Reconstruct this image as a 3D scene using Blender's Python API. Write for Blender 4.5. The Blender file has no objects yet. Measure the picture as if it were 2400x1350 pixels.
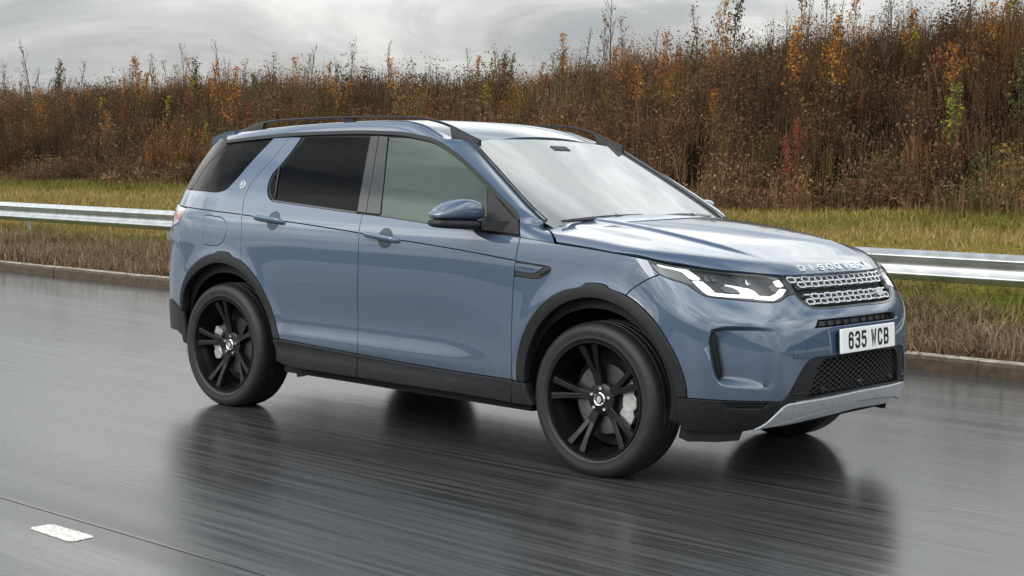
import bpy, bmesh, math, random
import numpy as np
from mathutils import Vector, Matrix
from mathutils.geometry import delaunay_2d_cdt
R = math.radians
scene = bpy.context.scene
# ------------------------------------------------------------------ camera
cd = bpy.data.cameras.new('camera'); cam = bpy.data.objects.new('camera', cd); scene.collection.objects.link(cam)
cam.location = (4.1411, -6.2230, 1.3826); cam.rotation_euler = (1.4941, -0.0216, 0.7219)
cd.sensor_width = 36.0; cd.lens = 3448.64 / 2400 * 36; cd.clip_start = .1; cd.clip_end = 4000
scene.camera = cam
scene.render.resolution_x = 1024; scene.render.resolution_y = 576
# ------------------------------------------------------------------ sky, sun, exposure
SUN_EL, SUN_AZ = R(26), R(252)      # azimuth measured from +x (car forward) towards +y
world = bpy.data.worlds.new('World'); scene.world = world; world.use_nodes = True
nt = world.node_tree; N = nt.nodes; L = nt.links; N.clear()
out = N.new('ShaderNodeOutputWorld'); bg = N.new('ShaderNodeBackground'); L.new(bg.outputs[0], out.inputs[0])
sky = N.new('ShaderNodeTexSky'); sky.sky_type = 'NISHITA'; sky.sun_disc = False
sky.sun_elevation = SUN_EL; sky.sun_rotation = R(90) - SUN_AZ; sky.air_density = 1.0; sky.dust_density = 2.0
skm = N.new('ShaderNodeVectorMath'); skm.operation = 'SCALE'; skm.inputs['Scale'].default_value = .10
L.new(sky.outputs[0], skm.inputs[0])
tc = N.new('ShaderNodeTexCoord')
sep = N.new('ShaderNodeSeparateXYZ'); L.new(tc.outputs['Generated'], sep.inputs[0])
def mth(op, a, b=None, clamp=False, tree=None):
    n = (tree or nt).nodes.new('ShaderNodeMath'); n.operation = op; n.use_clamp = clamp
    for i, v in enumerate((a, b)):
        if v is None: continue
        if isinstance(v, (int, float)): n.inputs[i].default_value = v
        else: (tree or nt).links.new(v, n.inputs[i])
    return n.outputs[0]
# cloud layer: the direction is projected on a flat layer overhead so that clouds shrink towards the horizon
zc = mth('MAXIMUM', sep.outputs['Z'], 0.0); den = mth('ADD', zc, .16)
cx = mth('DIVIDE', sep.outputs['X'], den); cy = mth('DIVIDE', sep.outputs['Y'], den)
cmb0 = N.new('ShaderNodeCombineXYZ'); L.new(cx, cmb0.inputs[0]); L.new(cy, cmb0.inputs[1])
CLOUD_SEED = (-13.36, 18.17, -39.75)  # offset chosen for how the clouds reflect in paint, glass and road
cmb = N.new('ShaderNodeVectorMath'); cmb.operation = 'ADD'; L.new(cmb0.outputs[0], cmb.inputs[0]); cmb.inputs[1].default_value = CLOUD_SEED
n1 = N.new('ShaderNodeTexNoise'); n1.inputs['Scale'].default_value = .95; n1.inputs['Detail'].default_value = 8; n1.inputs['Roughness'].default_value = .56; n1.inputs['Distortion'].default_value = .6
L.new(cmb.outputs[0], n1.inputs['Vector'])
n2 = N.new('ShaderNodeTexNoise'); n2.inputs['Scale'].default_value = 2.6; n2.inputs['Detail'].default_value = 7; n2.inputs['Roughness'].default_value = .6
L.new(cmb.outputs[0], n2.inputs['Vector'])
def ramp(fac, stops, tree=None, interp='EASE'):
    t = tree or nt; r = t.nodes.new('ShaderNodeValToRGB'); e = r.color_ramp.elements; r.color_ramp.interpolation = interp
    while len(e) > 1: e.remove(e[-1])
    e[0].position, e[0].color = stops[0][0], (*stops[0][1], 1)
    for p, c in stops[1:]:
        q = e.new(p); q.color = (*c, 1)
    t.links.new(fac, r.inputs[0]); return r.outputs[0]
cloud = ramp(n1.outputs[0], [(.34, (.25, .285, .335)), (.45, (.45, .478, .495)), (.54, (.82, .838, .825)), (.64, (1.26, 1.265, 1.235))])
shade = ramp(n2.outputs[0], [(.30, (.80, .82, .86)), (.62, (1.06, 1.05, 1.03))])
mul = N.new('ShaderNodeMix'); mul.data_type = 'RGBA'; mul.blend_type = 'MULTIPLY'; mul.inputs[0].default_value = 1
L.new(cloud, mul.inputs[6]); L.new(shade, mul.inputs[7])
# towards the horizon haze evens the clouds out
hz = N.new('ShaderNodeMix'); hz.data_type = 'RGBA'; L.new(ramp(zc, [(0, (.86,) * 3), (.11, (.50,) * 3), (.30, (0,) * 3)]), hz.inputs[0]); L.new(mul.outputs[2], hz.inputs[6]); hz.inputs[7].default_value = (.68, .69, .675, 1)
# sky brightness by elevation: dim near the horizon, raised higher up to strengthen reflections
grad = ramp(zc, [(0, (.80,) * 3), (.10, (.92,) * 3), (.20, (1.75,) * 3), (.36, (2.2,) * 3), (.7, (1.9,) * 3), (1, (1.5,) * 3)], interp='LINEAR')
# dimmed beyond the bank, raised on the unseen side for the car's reflections
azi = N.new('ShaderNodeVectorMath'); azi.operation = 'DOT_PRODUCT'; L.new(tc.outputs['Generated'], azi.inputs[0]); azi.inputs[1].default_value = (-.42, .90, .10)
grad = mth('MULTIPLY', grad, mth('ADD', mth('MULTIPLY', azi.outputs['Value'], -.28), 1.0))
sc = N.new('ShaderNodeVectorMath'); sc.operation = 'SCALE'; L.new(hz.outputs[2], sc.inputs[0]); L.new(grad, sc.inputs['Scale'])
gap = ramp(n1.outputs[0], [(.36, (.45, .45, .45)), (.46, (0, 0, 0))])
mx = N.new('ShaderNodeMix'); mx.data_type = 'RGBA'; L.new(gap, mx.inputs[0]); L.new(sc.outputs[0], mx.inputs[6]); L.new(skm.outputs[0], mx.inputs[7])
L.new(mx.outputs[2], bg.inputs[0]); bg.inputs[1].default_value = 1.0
sl = bpy.data.lights.new('sun', 'SUN'); sl.energy = .8; sl.angle = R(32); sl.color = (1, .95, .88)
sun = bpy.data.objects.new('sun', sl); scene.collection.objects.link(sun)
sd = Vector((math.cos(SUN_EL) * math.cos(SUN_AZ), math.cos(SUN_EL) * math.sin(SUN_AZ), math.sin(SUN_EL)))
sun.rotation_euler = (-sd).to_track_quat('-Z', 'Y').to_euler()
vs = scene.view_settings; vs.view_transform = 'Standard'; vs.look = 'None'; vs.exposure = .35; vs.gamma = 1
scene.cycles.max_bounces = 8; scene.cycles.transparent_max_bounces = 12; scene.cycles.caustics_reflective = False; scene.cycles.caustics_refractive = False

# ------------------------------------------------------------------ helpers
COL = scene.collection
def link(o, parent=None):
    COL.objects.link(o)
    if parent is not None: o.parent = parent
    return o
def tag(o, label=None, cat=None, group=None, kind=None):
    if label: o['label'] = label
    if cat: o['category'] = cat
    if group: o['group'] = group
    if kind: o['kind'] = kind
    return o
def empty(name, loc, label, cat, group=None):
    o = bpy.data.objects.new(name, None); o.location = loc; o.empty_display_size = .2; link(o); return tag(o, label, cat, group)
def mesh_obj(name, V, F, mat, parent=None, normals=None, smooth=True):
    me = bpy.data.meshes.new(name); me.from_pydata([tuple(map(float, v)) for v in V], [], [tuple(map(int, f)) for f in F])
    if smooth: me.polygons.foreach_set('use_smooth', [True] * len(me.polygons))
    me.update()
    if normals is not None: me.normals_split_custom_set_from_vertices([tuple(map(float, n)) for n in normals])
    if mat is not None: me.materials.append(mat)
    return link(bpy.data.objects.new(name, me), parent)
def fast_mesh(name, V, F, mats, parent=None, smooth=False, mi=None, attr=None):
    """V (n,3), F (m,3 or 4) numpy; optional material index and per-vertex colour"""
    V = np.asarray(V, np.float32); F = np.asarray(F, np.int32); me = bpy.data.meshes.new(name); k = F.shape[1]
    me.vertices.add(len(V)); me.vertices.foreach_set('co', V.ravel())
    me.loops.add(F.size); me.loops.foreach_set('vertex_index', F.ravel())
    me.polygons.add(len(F)); me.polygons.foreach_set('loop_start', np.arange(0, F.size, k, dtype=np.int32)); me.polygons.foreach_set('loop_total', np.full(len(F), k, np.int32))
    if smooth: me.polygons.foreach_set('use_smooth', np.ones(len(F), bool))
    if mi is not None: me.polygons.foreach_set('material_index', np.asarray(mi, np.int32))
    for m in (mats if isinstance(mats, (list, tuple)) else [mats]): me.materials.append(m)
    if attr is not None:
        a = me.color_attributes.new('tint', 'FLOAT_COLOR', 'POINT'); c = np.ones((len(V), 4), np.float32); c[:, :3] = attr; a.data.foreach_set('color', c.ravel())
    me.update(); me.validate()
    return link(bpy.data.objects.new(name, me), parent)
class MB:
    def __init__(s): s.v = []; s.f = []
    def add(s, V, F):
        b = len(s.v); s.v += [tuple(v) for v in V]; s.f += [tuple(b + i for i in f) for f in F]; return s
    def box(s, c, size, rot=None, bev=0):
        x, y, z = [a / 2 for a in size]
        P = [Vector((sx * x, sy * y, sz * z)) for sz in (-1, 1) for sy in (-1, 1) for sx in (-1, 1)]
        if rot: P = [rot @ p for p in P]
        return s.add([p + Vector(c) for p in P], [(0, 2, 3, 1), (4, 5, 7, 6), (0, 1, 5, 4), (2, 6, 7, 3), (0, 4, 6, 2), (1, 3, 7, 5)])
    def lathe(s, prof, axis_y=True, seg=72, c=(0, 0, 0), a0=0, a1=2 * math.pi):
        """prof: (radius, offset along y)"""
        full = abs(a1 - a0 - 2 * math.pi) < 1e-6; n = seg if full else seg + 1; V = []; F = []
        for i in range(n):
            a = a0 + (a1 - a0) * i / seg
            for r, o in prof: V.append((c[0] + r * math.cos(a), c[1] + o, c[2] + r * math.sin(a)))
        m = len(prof)
        for i in range(seg):
            j = (i + 1) % n
            for k in range(m - 1): F.append((i * m + k, i * m + k + 1, j * m + k + 1, j * m + k))
        return s.add(V, F)
    def tube(s, pts, rad, seg=8, cap=True):
        P = [Vector(p) for p in pts]; rads = rad if isinstance(rad, (list, tuple)) else [rad] * len(P); V = []; F = []; up = Vector((0, 0, 1))
        for i, p in enumerate(P):
            d = (P[min(i + 1, len(P) - 1)] - P[max(i - 1, 0)]).normalized()
            a = d.cross(up); a = a.normalized() if a.length > 1e-4 else Vector((1, 0, 0)); b = a.cross(d)
            for k in range(seg):
                t = 2 * math.pi * k / seg; V.append(p + (a * math.cos(t) + b * math.sin(t)) * rads[i])
        for i in range(len(P) - 1):
            for k in range(seg):
                j = (k + 1) % seg; F.append((i * seg + k, i * seg + j, (i + 1) * seg + j, (i + 1) * seg + k))
        if cap: F += [tuple(range(seg))[::-1], tuple((len(P) - 1) * seg + k for k in range(seg))]
        return s.add(V, F)
    def build(s, name, mat, parent=None, smooth=False, bevel=0, angle=40):
        o = mesh_obj(name, s.v, s.f, mat, parent, smooth=smooth)
        if smooth:
            o.data.set_sharp_from_angle(angle=R(angle))
        if bevel:
            bv = o.modifiers.new('bevel', 'BEVEL'); bv.width = bevel; bv.segments = 2; bv.limit_method = 'ANGLE'; bv.angle_limit = R(35)
        return o
# ---- procedural materials
def mat(name, col, rough=.5, metal=0, coat=0, spec=.5, **kw):
    m = bpy.data.materials.new(name); m.use_nodes = True; b = m.node_tree.nodes['Principled BSDF']
    b.inputs['Base Color'].default_value = (*col, 1); b.inputs['Roughness'].default_value = rough; b.inputs['Metallic'].default_value = metal
    b.inputs['Coat Weight'].default_value = coat; b.inputs['Coat Roughness'].default_value = kw.get('coat_rough', .03); b.inputs['Specular IOR Level'].default_value = spec
    if 'emit' in kw: b.inputs['Emission Color'].default_value = (*kw['emit'], 1); b.inputs['Emission Strength'].default_value = kw.get('estr', 1)
    if kw.get('noise'):           # small colour/roughness variation so that nothing is perfectly even
        t = m.node_tree; sc_, amt = kw['noise']; tcn = t.nodes.new('ShaderNodeTexCoord'); n = t.nodes.new('ShaderNodeTexNoise'); n.inputs['Scale'].default_value = sc_; n.inputs['Detail'].default_value = 5
        t.links.new(tcn.outputs['Object'], n.inputs['Vector'])
        a = [max(0, c * (1 - amt)) for c in col]; z = [min(1, c * (1 + amt)) for c in col]
        t.links.new(ramp(n.outputs[0], [(.3, a), (.7, z)], t), b.inputs['Base Color'])
        rr = t.nodes.new('ShaderNodeMapRange'); rr.inputs[3].default_value = max(0, rough - .08); rr.inputs[4].default_value = min(1, rough + .08); t.links.new(n.outputs[0], rr.inputs[0]); t.links.new(rr.outputs[0], b.inputs['Roughness'])
        if kw.get('bump'):
            bp = t.nodes.new('ShaderNodeBump'); bp.inputs['Strength'].default_value = kw['bump']; bp.inputs['Distance'].default_value = .002; t.links.new(n.outputs[0], bp.inputs['Height']); t.links.new(bp.outputs[0], b.inputs['Normal'])
    return m
# ---- curves and trimmed patches
def crom(P, step=.012, closed=False):
    P = [np.array(p, float) for p in P]
    if len(P) < 3 and not closed:
        n = max(1, int(np.linalg.norm(P[1] - P[0]) / step)); return [P[0] + (P[1] - P[0]) * i / n for i in range(n + 1)]
    n = len(P); Q = [P[-1]] + P + [P[0], P[1]] if closed else [2 * P[0] - P[1]] + P + [2 * P[-1] - P[-2]]
    out = []
    for i in range(n if closed else n - 1):
        a, b, c_, d = Q[i], Q[i + 1], Q[i + 2], Q[i + 3]
        t0 = 0; t1 = t0 + max(1e-6, np.linalg.norm(b - a)) ** .5; t2 = t1 + max(1e-6, np.linalg.norm(c_ - b)) ** .5; t3 = t2 + max(1e-6, np.linalg.norm(d - c_)) ** .5
        m = max(1, int(np.ceil(np.linalg.norm(c_ - b) / step)))
        for k in range(m):
            t = t1 + (t2 - t1) * k / m
            A1 = (t1 - t) / (t1 - t0) * a + (t - t0) / (t1 - t0) * b; A2 = (t2 - t) / (t2 - t1) * b + (t - t1) / (t2 - t1) * c_; A3 = (t3 - t) / (t3 - t2) * c_ + (t - t2) / (t3 - t2) * d
            B1 = (t2 - t) / (t2 - t0) * A1 + (t - t0) / (t2 - t0) * A2; B2 = (t3 - t) / (t3 - t1) * A2 + (t - t1) / (t3 - t1) * A3
            out.append((t2 - t) / (t2 - t1) * B1 + (t - t1) / (t2 - t1) * B2)
    if not closed: out.append(P[-1])
    return out
def cut(c, a, b):
    """part of a polyline between the points nearest to a and b (in that direction)"""
    A = np.array(c); i = ((A - np.array(a)) ** 2).sum(1).argmin(); j = ((A - np.array(b)) ** 2).sum(1).argmin()
    return [np.array(a, float)] + (c[i + 1:j] if i <= j else c[j + 1:i][::-1]) + [np.array(b, float)]
def loop(*segs):
    out = []
    for s in segs:
        for p in s:
            p = np.array(p, float)
            if not out or np.linalg.norm(out[-1] - p) > 1.5e-3: out.append(p)
    while np.linalg.norm(out[0] - out[-1]) < 1.5e-3: out.pop()
    # subdivide long straight runs
    res = []
    for i, p in enumerate(out):
        q = out[(i + 1) % len(out)]; n = max(1, int(np.linalg.norm(q - p) / .02)); res += [p + (q - p) * k / n for k in range(n)]
    return np.array(res)
def area(P): x, y = P.T; return .5 * np.sum(x * np.roll(y, -1) - y * np.roll(x, -1))
def inset(P, d, scale=(1, 1)):
    S = np.array(scale, float); Q = P * S
    a = np.roll(Q, 1, 0); b = np.roll(Q, -1, 0); e1 = Q - a; e2 = b - Q
    n1 = np.stack([-e1[:, 1], e1[:, 0]], 1) / np.maximum(np.linalg.norm(e1, axis=1)[:, None], 1e-9); n2 = np.stack([-e2[:, 1], e2[:, 0]], 1) / np.maximum(np.linalg.norm(e2, axis=1)[:, None], 1e-9)
    m = n1 + n2; l = np.maximum((m * m).sum(1) / 2, .35); m = m / l[:, None]
    return (Q + m * d * np.sign(area(Q))) / S
def inside(P, q):
    x, y = q[:, 0][:, None], q[:, 1][:, None]; x0, y0 = P.T; x1, y1 = np.roll(P, -1, 0).T
    c = ((y0 > y) != (y1 > y)) & (x < (x1 - x0) * (y - y0) / np.where(y1 == y0, 1e-12, y1 - y0) + x0)
    return c.sum(1) % 2 == 1
def snorm(fn, u, v, sgn, e=2e-4):
    n = np.cross(fn(u + e, v) - fn(u - e, v), fn(u, v + e) - fn(u, v - e)); n = n / np.maximum(np.linalg.norm(n, axis=-1, keepdims=True), 1e-12); return n * sgn
CENTER = {'wrap': 0, 'hood': 1, 'roof': 1, 'screen': 0}
USC = {'wrap': (1, 1), 'hood': (1, 1), 'roof': (1, 1), 'screen': (1, 1.95)}
SG = {'wrap': -1, 'hood': 1, 'roof': 1, 'screen': 1}
def patch_data(sname, outer, holes=(), gap=.002, h=.022, off=0., depth=.014, bev=.0014, offs=None, edge_off=None, extra=None):
    fn = SURF[sname]; sg = SG[sname]; ax = CENTER[sname]; sc_ = np.array(USC[sname])
    loops = [np.array(outer)] + [np.array(x) for x in holes]; A = []; B = []; cen = []
    for k, P in enumerate(loops):
        s = 1 if k == 0 else -1; c0 = np.abs(P[:, ax]) < 1e-5
        a = inset(P, s * (gap + bev), sc_); b = inset(P, s * gap, sc_)
        a[c0, ax] = 0; b[c0, ax] = 0; A.append(a); B.append(b); cen.append(c0)
    As = np.concatenate(A); nA = len(As)
    lo = (A[0] * sc_).min(0); hi = (A[0] * sc_).max(0)
    gy = np.arange(lo[1] + h * .5, hi[1], h * .866); pts = []
    for r, y in enumerate(gy):
        x = np.arange(lo[0] + h * (.25 + .5 * (r % 2)), hi[0], h); pts.append(np.stack([x, 0 * x + y], 1))
    G = np.concatenate(pts) if pts else np.zeros((0, 2)); G = G / sc_
    ok = inside(A[0], G) if len(G) else np.zeros(0, bool)
    for a in A[1:]: ok &= ~inside(a, G)
    G = G[ok]
    if len(G):
        d = np.full(len(G), 9.)
        for i in range(0, nA, 64): d = np.minimum(d, np.sqrt((((G[:, None] - As[None, i:i + 64]) * sc_) ** 2).sum(2)).min(1))
        G = G[d > h * .45]
    if extra is not None and len(extra):
        dd = np.full(len(G), 9.)
        for i in range(0, len(extra), 64): dd = np.minimum(dd, np.sqrt(((G[:, None] - extra[None, i:i + 64]) ** 2).sum(2)).min(1))
        G = np.concatenate([G[dd > .006], extra])
    edges = []; b0 = 0
    for a in A: n = len(a); edges += [(b0 + i, b0 + (i + 1) % n) for i in range(n)]; b0 += n
    uvc = np.concatenate([As, G]) * sc_
    vo, _, fo, ov, _, _ = delaunay_2d_cdt([Vector(p) for p in uvc], edges, [], 0, 1e-7)
    vo = np.array([(p.x, p.y) for p in vo])
    inv_ = {}
    for i, o in enumerate(ov):
        for q in o: inv_[q] = i
    T = np.array([f for f in fo if len(f) == 3]); cc = vo[T].mean(1)
    ok = inside(A[0] * sc_, cc)
    for a in A[1:]: ok &= ~inside(a * sc_, cc)
    T = T[ok]; uv = vo / sc_
    def off_of(u, v): return (off + (offs(u, v) if offs is not None else 0)) + 0 * u
    P = fn(uv[:, 0], uv[:, 1]); n = snorm(fn, uv[:, 0], uv[:, 1], sg)
    V = [P + n * off_of(uv[:, 0], uv[:, 1])[:, None]]; NN = [n]; 
    if offs is not None:      # normals of the displaced surface
        g = lambda u, v: fn(u, v) + snorm(fn, u, v, sg) * off_of(u, v)[..., None]
        NN = [snorm(g, uv[:, 0], uv[:, 1], sg, 1e-3)]
    F = [tuple(t) if sg > 0 else tuple(t[::-1]) for t in T]
    base = len(uv); b0 = 0
    for k, (a, b) in enumerate(zip(A, B)):
        m = len(a); na = snorm(fn, a[:, 0], a[:, 1], sg); nb = snorm(fn, b[:, 0], b[:, 1], sg)
        lat = fn(b[:, 0], b[:, 1]) - fn(a[:, 0], a[:, 1]); ll = np.linalg.norm(lat, axis=1, keepdims=True); lat = np.where(ll > 1e-6, lat / np.maximum(ll, 1e-9), na)
        oa = off_of(a[:, 0], a[:, 1])[:, None]
        d = edge_off(b[:, 0], b[:, 1])[:, None] if edge_off is not None else depth
        PB = fn(b[:, 0], b[:, 1]) + nb * (oa - bev); PC = fn(b[:, 0], b[:, 1]) + nb * (oa - d)
        V += [PB, PC]; NN += [na * .35 + lat, lat]
        ia = [inv_[b0 + i] for i in range(m)]
        flip = (area(a * sc_) > 0) == (sg > 0)
        if k > 0: flip = (area(a * sc_) < 0) == (sg > 0)
        for i in range(m):
            j = (i + 1) % m
            if cen[k][i] and cen[k][j]: continue
            for q in ((ia[i], base + i, base + j, ia[j]), (base + i, base + m + i, base + m + j, base + j)):
                F.append(q if flip else q[::-1])
        base += 2 * m; b0 += m
    V = np.concatenate(V); NN = np.concatenate(NN); NN = NN / np.maximum(np.linalg.norm(NN, axis=1, keepdims=True), 1e-9)
    return V, F, NN
def sym(V, F, NN):
    c = np.abs(V[:, 1]) < 2e-4; V = V.copy(); NN = NN.copy(); V[c, 1] = 0; NN[c, 1] = 0
    idx = np.where(c, np.arange(len(V)), 0); k = np.where(~c)[0]; idx[k] = len(V) + np.arange(len(k))
    return np.concatenate([V, V[k] * [1, -1, 1]]), list(F) + [tuple(int(idx[i]) for i in f[::-1]) for f in F], np.concatenate([NN, NN[k] * [1, -1, 1]])
def flipy(V, F, NN): return V * [1, -1, 1], [f[::-1] for f in F], NN * [1, -1, 1]
def joined(*parts):
    V = []; F = []; NN = []; b = 0
    for v, f, n in parts: V.append(v); NN.append(n); F += [tuple(b + i for i in q) for q in f]; b += len(v)
    return np.concatenate(V), F, np.concatenate(NN)
def both(name, data, m, parent, mirror=True):
    """a part of the right-hand side and its twin on the left"""
    o = mesh_obj(name, *data[:2], m, parent, data[2]); r = [o]
    if mirror: d = flipy(*data); r.append(mesh_obj(name, *d[:2], m, parent if not isinstance(parent, tuple) else parent[1], d[2]))
    return r

# ------------------------------------------------------------------ the setting
rng = np.random.default_rng(11); random.seed(5)
def vnoise(x, y, s, seed=0):      # smooth value noise for the lie of the land
    x = np.asarray(x) / s; y = np.asarray(y) / s; i = np.floor(x); j = np.floor(y); u = x - i; v = y - j; u = u * u * (3 - 2 * u); v = v * v * (3 - 2 * v)
    hsh = lambda a, b: np.modf(np.abs(np.sin(a * 127.1 + b * 311.7 + seed * 74.7) * 43758.5453))[0]
    return (hsh(i, j) * (1 - u) + hsh(i + 1, j) * u) * (1 - v) + (hsh(i, j + 1) * (1 - u) + hsh(i + 1, j + 1) * u) * v
def yl(x): return .0155 * np.asarray(x, float)      # the road runs 0.9 degrees off the car's axis
PY = [4.0, 4.3, 5.3, 6.5, 7.6, 9, 14, 23.8, 27.2, 28.8, 33.8, 38.7, 43.7, 65, 400]; PZ = [.10, .11, .13, .16, .19, .21, .27, .40, .67, .92, 2.90, 4.22, 4.47, 3.8, 3.0]
def gz(x, y):
    w = np.asarray(y) - yl(x); b = np.interp(w, PY, PZ); k = np.clip((w - 5.0) / 3, 0, 1); b = b + np.clip((w - 28.8) / 10, 0, 1) * (.16 + .045 * np.clip(np.asarray(x) + 39, 0, 50))
    return b + k * (.08 * (vnoise(x, y, 1.3, 1) - .5) + .16 * (vnoise(x, y, 5, 2) - .5) + .7 * np.clip((w - 27) / 10, 0, 1) * (vnoise(x, y, 18, 3) - .5))
def wet_asphalt():
    m = bpy.data.materials.new('wet_asphalt'); m.use_nodes = True; t = m.node_tree; b = t.nodes['Principled BSDF']; tcn = t.nodes.new('ShaderNodeTexCoord')
    def nz(sx, sy, scale, det=6, rough=.6):
        mp = t.nodes.new('ShaderNodeMapping'); mp.inputs['Scale'].default_value = (sx, sy, 1); mp.inputs['Rotation'].default_value = (0, 0, -.0155); t.links.new(tcn.outputs['Object'], mp.inputs[0])
        n = t.nodes.new('ShaderNodeTexNoise'); n.inputs['Scale'].default_value = scale; n.inputs['Detail'].default_value = det; n.inputs['Roughness'].default_value = rough; t.links.new(mp.outputs[0], n.inputs['Vector']); return n.outputs[0]
    streak = nz(.02, 1, 28, 8, .7); track = nz(.02, 1, 1.1, 3); grain = nz(1, 1, 240, 3); patchy = nz(.12, 1, 2.2, 5)
    t.links.new(ramp(mth('ADD', mth('MULTIPLY', streak, .65, tree=t), mth('MULTIPLY', grain, .35, tree=t), tree=t), [(.36, (.016, .017, .018)), (.64, (.085, .086, .087))], t), b.inputs['Base Color'])
    r = mth('ADD', mth('MULTIPLY', streak, .42, tree=t), mth('MULTIPLY', track, .34, tree=t), tree=t); r = mth('ADD', r, mth('MULTIPLY', patchy, .16, tree=t), tree=t); r = mth('SUBTRACT', r, .17, True, tree=t)
    sy = t.nodes.new('ShaderNodeSeparateXYZ'); t.links.new(tcn.outputs['Object'], sy.inputs[0]); wet = t.nodes.new('ShaderNodeMapRange'); wet.inputs[1].default_value = -1.8; wet.inputs[2].default_value = 1.6; wet.inputs[3].default_value = 1; wet.inputs[4].default_value = .55
    t.links.new(mth('ADD', sy.outputs['Y'], mth('MULTIPLY', patchy, 1.2, tree=t), tree=t), wet.inputs[0]); r = mth('MULTIPLY', r, wet.outputs[0], tree=t)      # water stands towards the kerb
    t.links.new(r, b.inputs['Roughness']); b.inputs['IOR'].default_value = 1.5
    h = mth('ADD', mth('MULTIPLY', grain, .5, tree=t), mth('MULTIPLY', streak, .9, tree=t), tree=t)
    bp = t.nodes.new('ShaderNodeBump'); bp.inputs['Distance'].default_value = .003; t.links.new(mth('MULTIPLY', wet.outputs[0], .13, tree=t), bp.inputs['Strength']); t.links.new(h, bp.inputs['Height']); t.links.new(bp.outputs[0], b.inputs['Normal'])
    return m
M_ROAD = wet_asphalt()
road = MB(); X0, X1 = -170, 120
road.add([(X0, -13, 0), (X1, -13, 0), (X1, 4.05 + yl(X1), 0), (X0, 4.05 + yl(X0), 0)], [(0, 1, 2, 3)]); road = road.build('road', M_ROAD); tag(road, kind='structure')
M_LINE = mat('worn_white_road_paint', (.62, .61, .57), .42, noise=(9, .25))
def strip(name, ya, yb, xa, xb, z, m, parent, n=1):
    mb = MB(); xs = np.linspace(xa, xb, n + 1)
    for a, b in zip(xs[:-1], xs[1:]): mb.add([(a, ya + yl(a), z), (b, ya + yl(b), z), (b, yb + yl(b), z), (a, yb + yl(a), z)], [(0, 1, 2, 3)])
    o = mb.build(name, m); o.parent = parent; return o
M_SEAM2 = mat('pale_seam_grit', (.10, .10, .098), .3, noise=(2, .6))
strip('road_seam', -3.063, -3.052, X0, X1, .002, M_SEAM2, road)
# kerb of precast stones, dirty on the face, pale on top
def kerb_mat():
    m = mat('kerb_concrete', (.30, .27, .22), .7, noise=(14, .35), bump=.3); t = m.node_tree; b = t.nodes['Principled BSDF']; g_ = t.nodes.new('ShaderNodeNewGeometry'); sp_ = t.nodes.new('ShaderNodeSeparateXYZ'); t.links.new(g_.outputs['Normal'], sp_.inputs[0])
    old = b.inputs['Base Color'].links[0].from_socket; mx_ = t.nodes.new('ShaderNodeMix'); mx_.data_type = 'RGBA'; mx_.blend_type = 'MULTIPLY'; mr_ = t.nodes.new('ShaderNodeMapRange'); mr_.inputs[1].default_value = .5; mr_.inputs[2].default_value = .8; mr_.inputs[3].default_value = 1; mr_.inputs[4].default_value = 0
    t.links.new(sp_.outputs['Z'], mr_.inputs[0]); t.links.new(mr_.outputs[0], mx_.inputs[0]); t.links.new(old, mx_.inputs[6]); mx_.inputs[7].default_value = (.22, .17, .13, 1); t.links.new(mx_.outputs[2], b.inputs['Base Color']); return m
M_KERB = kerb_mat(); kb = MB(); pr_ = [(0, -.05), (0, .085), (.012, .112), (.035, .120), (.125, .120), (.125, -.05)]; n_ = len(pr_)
kb.add([(x_, d_, z_) for x_ in (-.4565, .4565) for d_, z_ in pr_], [(i, (i + 1) % n_, n_ + (i + 1) % n_, n_ + i) for i in range(n_)] + [tuple(range(n_))[::-1], tuple(range(n_, 2 * n_))])
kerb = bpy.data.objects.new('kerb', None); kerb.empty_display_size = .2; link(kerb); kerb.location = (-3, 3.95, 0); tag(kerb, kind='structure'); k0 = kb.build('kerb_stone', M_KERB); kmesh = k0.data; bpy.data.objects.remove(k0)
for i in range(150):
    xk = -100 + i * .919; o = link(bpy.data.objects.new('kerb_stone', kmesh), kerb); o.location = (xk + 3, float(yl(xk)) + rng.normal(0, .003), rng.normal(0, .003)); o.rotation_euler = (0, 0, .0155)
mk = MB()      # short lane marking, edges worn round
o_ = [(-.868, -3.262), (-.862, -3.196), (-.845, -3.180), (-.60, -3.172), (-.578, -3.182), (-.572, -3.262), (-.588, -3.282), (-.85, -3.280)]
mk.add([(x, y + .0, .003) for x, y in o_] + [(x, y, .001) for x, y in o_], [tuple(range(8))[::-1]] + [(i, (i + 1) % 8, 8 + (i + 1) % 8, 8 + i) for i in range(8)])
M_WORN = mat('worn_white_paint', (.66, .65, .60), .4, noise=(40, .2)); t_ = M_WORN.node_tree; b_ = t_.nodes['Principled BSDF']; old_ = b_.inputs['Base Color'].links[0].from_socket
nw = t_.nodes.new('ShaderNodeTexNoise'); nw.inputs['Scale'].default_value = 55; nw.inputs['Detail'].default_value = 8; nw.inputs['Roughness'].default_value = .7; tw = t_.nodes.new('ShaderNodeTexCoord'); t_.links.new(tw.outputs['Object'], nw.inputs['Vector']); mw = t_.nodes.new('ShaderNodeMix'); mw.data_type = 'RGBA'
t_.links.new(ramp(nw.outputs[0], [(.56, (0, 0, 0)), (.64, (1, 1, 1))], t_), mw.inputs[0]); t_.links.new(old_, mw.inputs[6]); mw.inputs[7].default_value = (.06, .06, .06, 1); t_.links.new(mw.outputs[2], b_.inputs['Base Color'])
mk = mk.build('lane_marking', M_WORN); mk.parent = road
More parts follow.
